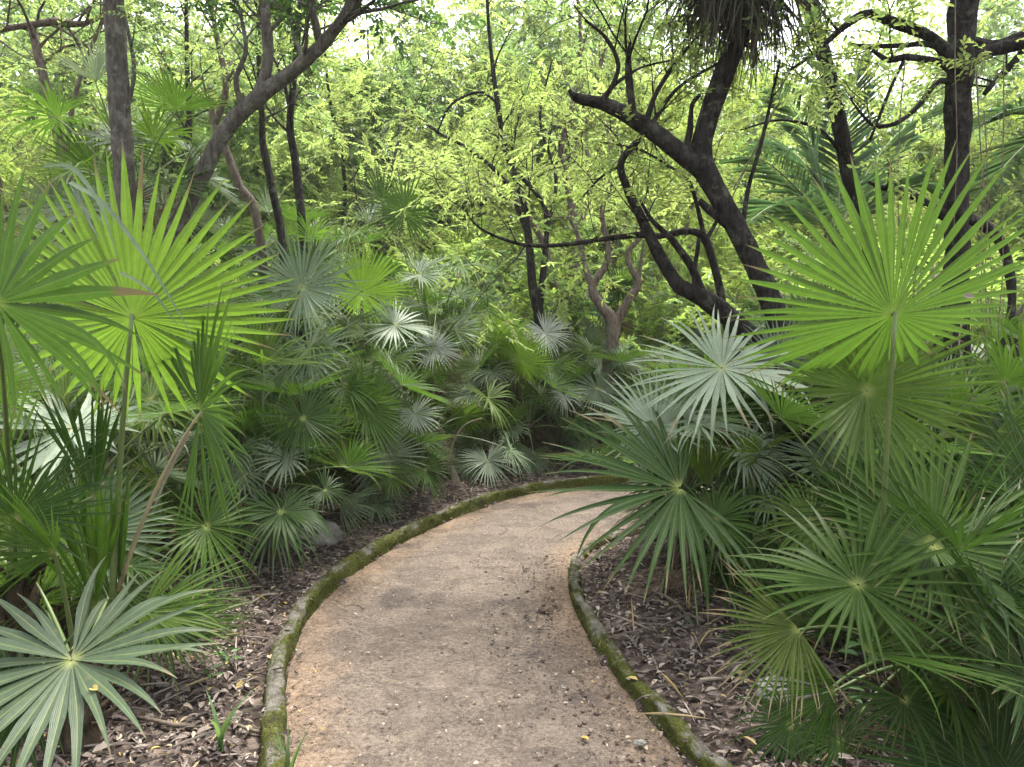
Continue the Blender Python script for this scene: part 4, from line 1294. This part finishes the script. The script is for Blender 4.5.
def gstick(label, x, y, ang, L, r, mat='stick'):
    tb = Tubes(); pts = []
    for t in np.linspace(-.5, .5, 7):
        q = (x + math.cos(ang) * L * t, y + math.sin(ang) * L * t + .03 * math.sin(t * 9))
        pts.append(Vector((q[0], q[1], gz(*q) + .022 + .01 * math.sin(t * 14 + x))))
    O = pts[3].copy()
    tb.add([p - O for p in pts], [r] * 7, 6, .25)
    o = tb.build('stick', M[mat]); o.location = O
    return tag(o, label, 'stick', 'sticks lying on the forest floor')


stick('long arched dry stalk bending over the dark hollow at the bend', [(449, 458, 8.0), (455, 438, 8.0), (466, 424, 8.0), (482, 418, 8.05)], .014, 'stick_pale', 'dry_stalk', 'stalk')
stick('thin grey twig bowed above the arched dry stalk', [(448, 411, 8.1), (460, 404, 8.1), (475, 405, 8.15), (490, 409, 8.2)], .009, 'stick_pale', 'twig', 'twig')
stick('grey fallen branch lying across the hollow right of the low mop palm', [(520, 458, 8.4), (545, 462, 8.5), (575, 466, 8.5)], .012, 'stick', 'branch', 'branch')
stick('pale broken stem standing against the left palms', [(150, 520, 3.6), (165, 480, 3.6), (190, 432, 3.55)], .010, 'stick_pale', 'dry_stalk', 'stalk')
stick('slanting tan stalk crossing the lower right palm', [(1000, 760, 2.5), (960, 705, 2.55), (928, 680, 2.6)], .007, 'stick_pale', 'dry_stalk', 'stalk')
stick('thin dark twig standing upright in the litter by the left kerb', [(246, 660, 3.6), (244, 630, 3.6), (242, 600, 3.6)], .006, 'stick', 'twig', 'twig')
for k, (lab, x, y, an, L, r, mt) in enumerate([
    ('dark stick across the litter behind the lower left rosette leaf', -1.25, 2.75, .1, .55, .008, 'stick'),
    ('pale stick in the litter beside the left kerb', -1.55, 4.1, 1.2, .5, .007, 'stick_pale'),
    ('dark stick parallel to the right kerb under the silvery palm', .95, 4.0, 1.9, .6, .010, 'stick'),
    ('short pale stick in the litter right of the nearest kerb', 1.05, 3.2, .4, .4, .008, 'stick_pale'),
    ('dark stick pointing at the end of the right kerb', .78, 5.0, -.5, .35, .009, 'stick'),
    ('long grey stick behind the pale limestone rock', -1.7, 6.0, .7, .8, .010, 'stick')]):
    gstick(lab, x, y, an, L, r, mt)


def dry_sheath(label, pts, w, mat='dry'):
    W = catmull([P(*p) for p in pts], 5)
    O = W[0].copy(); V, F = [], []
    n = len(W)
    for i, c in enumerate(W):
        t = i / (n - 1); hw = w * (.55 + 1.4 * t - 1.9 * t * t + .0) if t < 1 else .002
        hw = max(hw, .003)
        for s, zz in ((-1, -.35), (0, .25), (1, -.35)):
            V.append(c - O + Vector((s * hw, zz * hw, 0)))
    for i in range(n - 1):
        for j in range(2): F.append((i * 3 + j, i * 3 + j + 1, i * 3 + j + 4, i * 3 + j + 3))
    o = mesh_obj('dry_leaf_sheath', V, F, M['stick_pale']); o.location = O
    sm = o.modifiers.new('thick', 'SOLIDIFY'); sm.thickness = .004
    return tag(o, label, 'dry leaf')


dry_sheath('tan dry leaf sheath leaning upright beside the small starburst palm', [(462, 502, 7.6), (457, 485, 7.6), (452, 465, 7.6)], .06)
dry_sheath('pinkish dry leaf sheath sticking out under the right front palm', [(945, 728, 2.6), (955, 705, 2.6), (968, 676, 2.6)], .022)


def seedling(label, px, py, d, n, L, h, seed, wd=.42):
    rng = np.random.default_rng(seed)
    p = P(px, py, d); O = Vector((p.x, p.y, gz(p.x, p.y)))
    root = thing('seedling', O, label, 'seedling')
    tb = Tubes(); tb.add([Vector((0, 0, -.02)), Vector((.01, 0, h * .5)), Vector((0, 0, h))], [.004, .003, .003], 5); tb.build('stem', M['petiole'], root)
    for k in range(n):
        ph = k * 2.4 + rng.uniform(0, .5); hh = h * (.55 + .45 * (k + 1) / n)
        D = np.array([[math.cos(ph), math.sin(ph), .25]]); ll = L * rng.uniform(.8, 1.15)
        V, F = leaf_arrays(np.array([[0, 0, hh]]) + D * .012, D, np.array([[0, 0, 1.0]]), np.array([ll]), np.array([ll * wd]), .3)
        o = mesh_obj('leaf', V, F, M['seedling'], root, {'rnd': np.full(len(V), rng.uniform(.3, .8))}, smooth=False)
        md = o.modifiers.new('sub', 'SUBSURF'); md.levels = md.render_levels = 2


seedling('bright seedling with a whorl of oval leaves at the bottom right', 842, 762, 2.75, 6, .085, .12, 1)
seedling('taller seedling with drooping oval leaves under the right front palm', 862, 720, 2.85, 6, .10, .26, 2, .5)
seedling('tiny seedling in the litter at the left, below the rosette leaf', 228, 660, 3.3, 5, .07, .08, 3)
seedling('small seedling in the litter a step right of the lower left palm', 210, 690, 3.1, 4, .06, .07, 4)
seedling('small seedling at the base of the silvery palm', 980, 745, 2.9, 5, .09, .16, 5, .55)


def blades(label, x, y, n, L, seed, w=.02):
    rng = np.random.default_rng(seed)
    O = Vector((x, y, gz(x, y))); root = thing('strap_leaf_plant', O, label, 'plant')
    for k in range(n):
        ph = k * 2.4; lean = rng.uniform(.15, .7); V, F = [], []
        for i in range(8):
            t = i / 7; q = Vector((math.cos(ph) * lean * t * t, math.sin(ph) * lean * t * t, t * (1 - .3 * lean * t))) * L
            hw = w * (1 - t ** 1.8) * .5 + .0008; s = Vector((-math.sin(ph), math.cos(ph), 0))
            V += [q - s * hw + Vector((0, 0, hw * .4)), q, q + s * hw + Vector((0, 0, hw * .4))]
        for i in range(7):
            for j in range(2): F.append((i * 3 + j, i * 3 + j + 1, i * 3 + j + 4, i * 3 + j + 3))
        mesh_obj('leaf', V, F, M['seedling'], root, {'rnd': np.full(len(V), rng.uniform(.1, .5))})


blades('small strap leaved plant poking up at the bottom edge next to the left kerb', -.83, 2.52, 7, .26, 8)
blades('strap leaved plant between the lower left palm and the kerb', -1.12, 2.62, 6, .24, 9)


def fallen(label, p, n, L, W, col, up=(0, 0, 1), ang=0.0):
    V, F = leaf_arrays(np.zeros((1, 3)), np.array([[math.cos(ang), math.sin(ang), 0]]), np.array([up], float), np.array([L]), np.array([W]), .15)
    o = mesh_obj('fallen_leaf', V, F, M['litter'], None, {'rnd': np.full(6, col)}, smooth=False); o.location = p
    return tag(o, label, 'fallen leaf')


fallen('yellow fallen leaf lying on the wide grey green rosette leaf', P(98, 690, 1.825), 0, .045, .02, 1.0, (.05, -.55, 1), 2.6)
fallen('yellow fallen leaf near the bottom of the path', Vector((.31, 2.74, .036)), 0, .05, .022, 1.0, ang=2.4)
fallen('brown fallen leaf caught on the huge wheel shaped leaf', P(962, 296, 2.22), 0, .05, .02, .8, (0, -1, .4), .1)

# hanging vines
for k, (lab, pts) in enumerate([
    ('thin vine hanging in front of the massive right trunk', [(956, -60, 4.5), (955, 60, 4.5), (957, 150, 4.52), (953, 245, 4.55)]),
    ('thin vine dangling just right of the massive trunk', [(976, 70, 4.7), (980, 140, 4.7), (983, 200, 4.7), (978, 270, 4.7)]),
    ('slack vine looping from the feather palm to the leaning dark trunk', [(733, 190, 5.2), (760, 140, 5.3), (785, 80, 5.4), (800, 20, 5.5)]),
    ('long thin vine slanting up right of the twisted tree', [(715, 235, 5.0), (745, 170, 5.0), (775, 110, 5.0), (800, 60, 5.0), (830, -20, 5.0)]),
    ('vine hanging straight down left of the massive trunk', [(905, 60, 4.8), (900, 120, 4.8), (898, 200, 4.85), (902, 270, 4.9)]),
    ('thin vine swinging below the crossing branch at the left', [(60, 24, 8.1), (66, 60, 8.0), (60, 110, 8.0), (68, 160, 8.0)])]):
    stick(lab, pts, .0045, 'stick', 'hanging_vine', 'vine', 'hanging vines')

# ------------------------------------------------------------------ humid air
hz = NT('haze')
vol = hz.n('VolumePrincipled', Color=(.93, .97, .93), Density=HAZE, Anisotropy=.25)
hz.t.links.new(vol.outputs[0], hz.out.inputs['Volume'])
V = [(x, y, z) for z in (-2.0, 34.0) for x, y in ((-95, -45), (95, -45), (95, 165), (-95, 165))]
tag(mesh_obj('haze', V, [(3, 2, 1, 0), (4, 5, 6, 7), (0, 1, 5, 4), (1, 2, 6, 5), (2, 3, 7, 6), (3, 0, 4, 7)], hz.m, smooth=False), 'humid pale air between the trees', 'haze', kind='stuff')

# ------------------------------------------------------------------ light, sky, camera
SUN_EL, SUN_AZ = 70.0, 20.0     # azimuth from +Y towards +X
w = bpy.data.worlds.new('World'); S.world = w; w.use_nodes = True
nt = w.node_tree; nt.nodes.clear()
sky = nt.nodes.new('ShaderNodeTexSky'); sky.sky_type = 'NISHITA'; sky.sun_disc = False
sky.sun_elevation = RAD(SUN_EL); sky.sun_rotation = RAD(SUN_AZ); sky.air_density = 1.0; sky.dust_density = 4.0; sky.ozone_density = 1.0
bg = nt.nodes.new('ShaderNodeBackground'); bg.inputs[1].default_value = .15
wo = nt.nodes.new('ShaderNodeOutputWorld')
hs = nt.nodes.new('ShaderNodeHueSaturation'); hs.inputs['Saturation'].default_value = .30
nt.links.new(sky.outputs[0], hs.inputs['Color']); nt.links.new(hs.outputs[0], bg.inputs[0]); nt.links.new(bg.outputs[0], wo.inputs[0])
sl = bpy.data.lights.new('sun', 'SUN'); sl.energy = 1.5; sl.angle = RAD(12); sl.color = (1, .96, .88)
so = bpy.data.objects.new('sun', sl); COL.objects.link(so)
sd = Vector((math.cos(RAD(SUN_EL)) * math.sin(RAD(SUN_AZ)), math.cos(RAD(SUN_EL)) * math.cos(RAD(SUN_AZ)), math.sin(RAD(SUN_EL))))
so.rotation_euler = sd.to_track_quat('Z', 'Y').to_euler(); so.location = (0, 0, 30)

cam = bpy.data.cameras.new('camera'); co = bpy.data.objects.new('camera', cam); COL.objects.link(co)
cam.sensor_width = 36; cam.lens = FOC / 1024 * 36; cam.clip_end = 500; cam.clip_start = .05
co.location = (0, 0, EYE); co.rotation_euler = (RAD(90) - PITCH, 0, 0)
S.camera = co
S.view_settings.view_transform = 'Standard'; S.view_settings.look = 'None'
S.view_settings.exposure = 2.38; S.view_settings.gamma = 1.0; S.view_settings.use_curve_mapping = False
cy = S.cycles
cy.max_bounces = 8; cy.diffuse_bounces = 5; cy.glossy_bounces = 2; cy.transmission_bounces = 4; cy.transparent_max_bounces = 4
cy.use_denoising = True; cy.caustics_reflective = cy.caustics_refractive = False
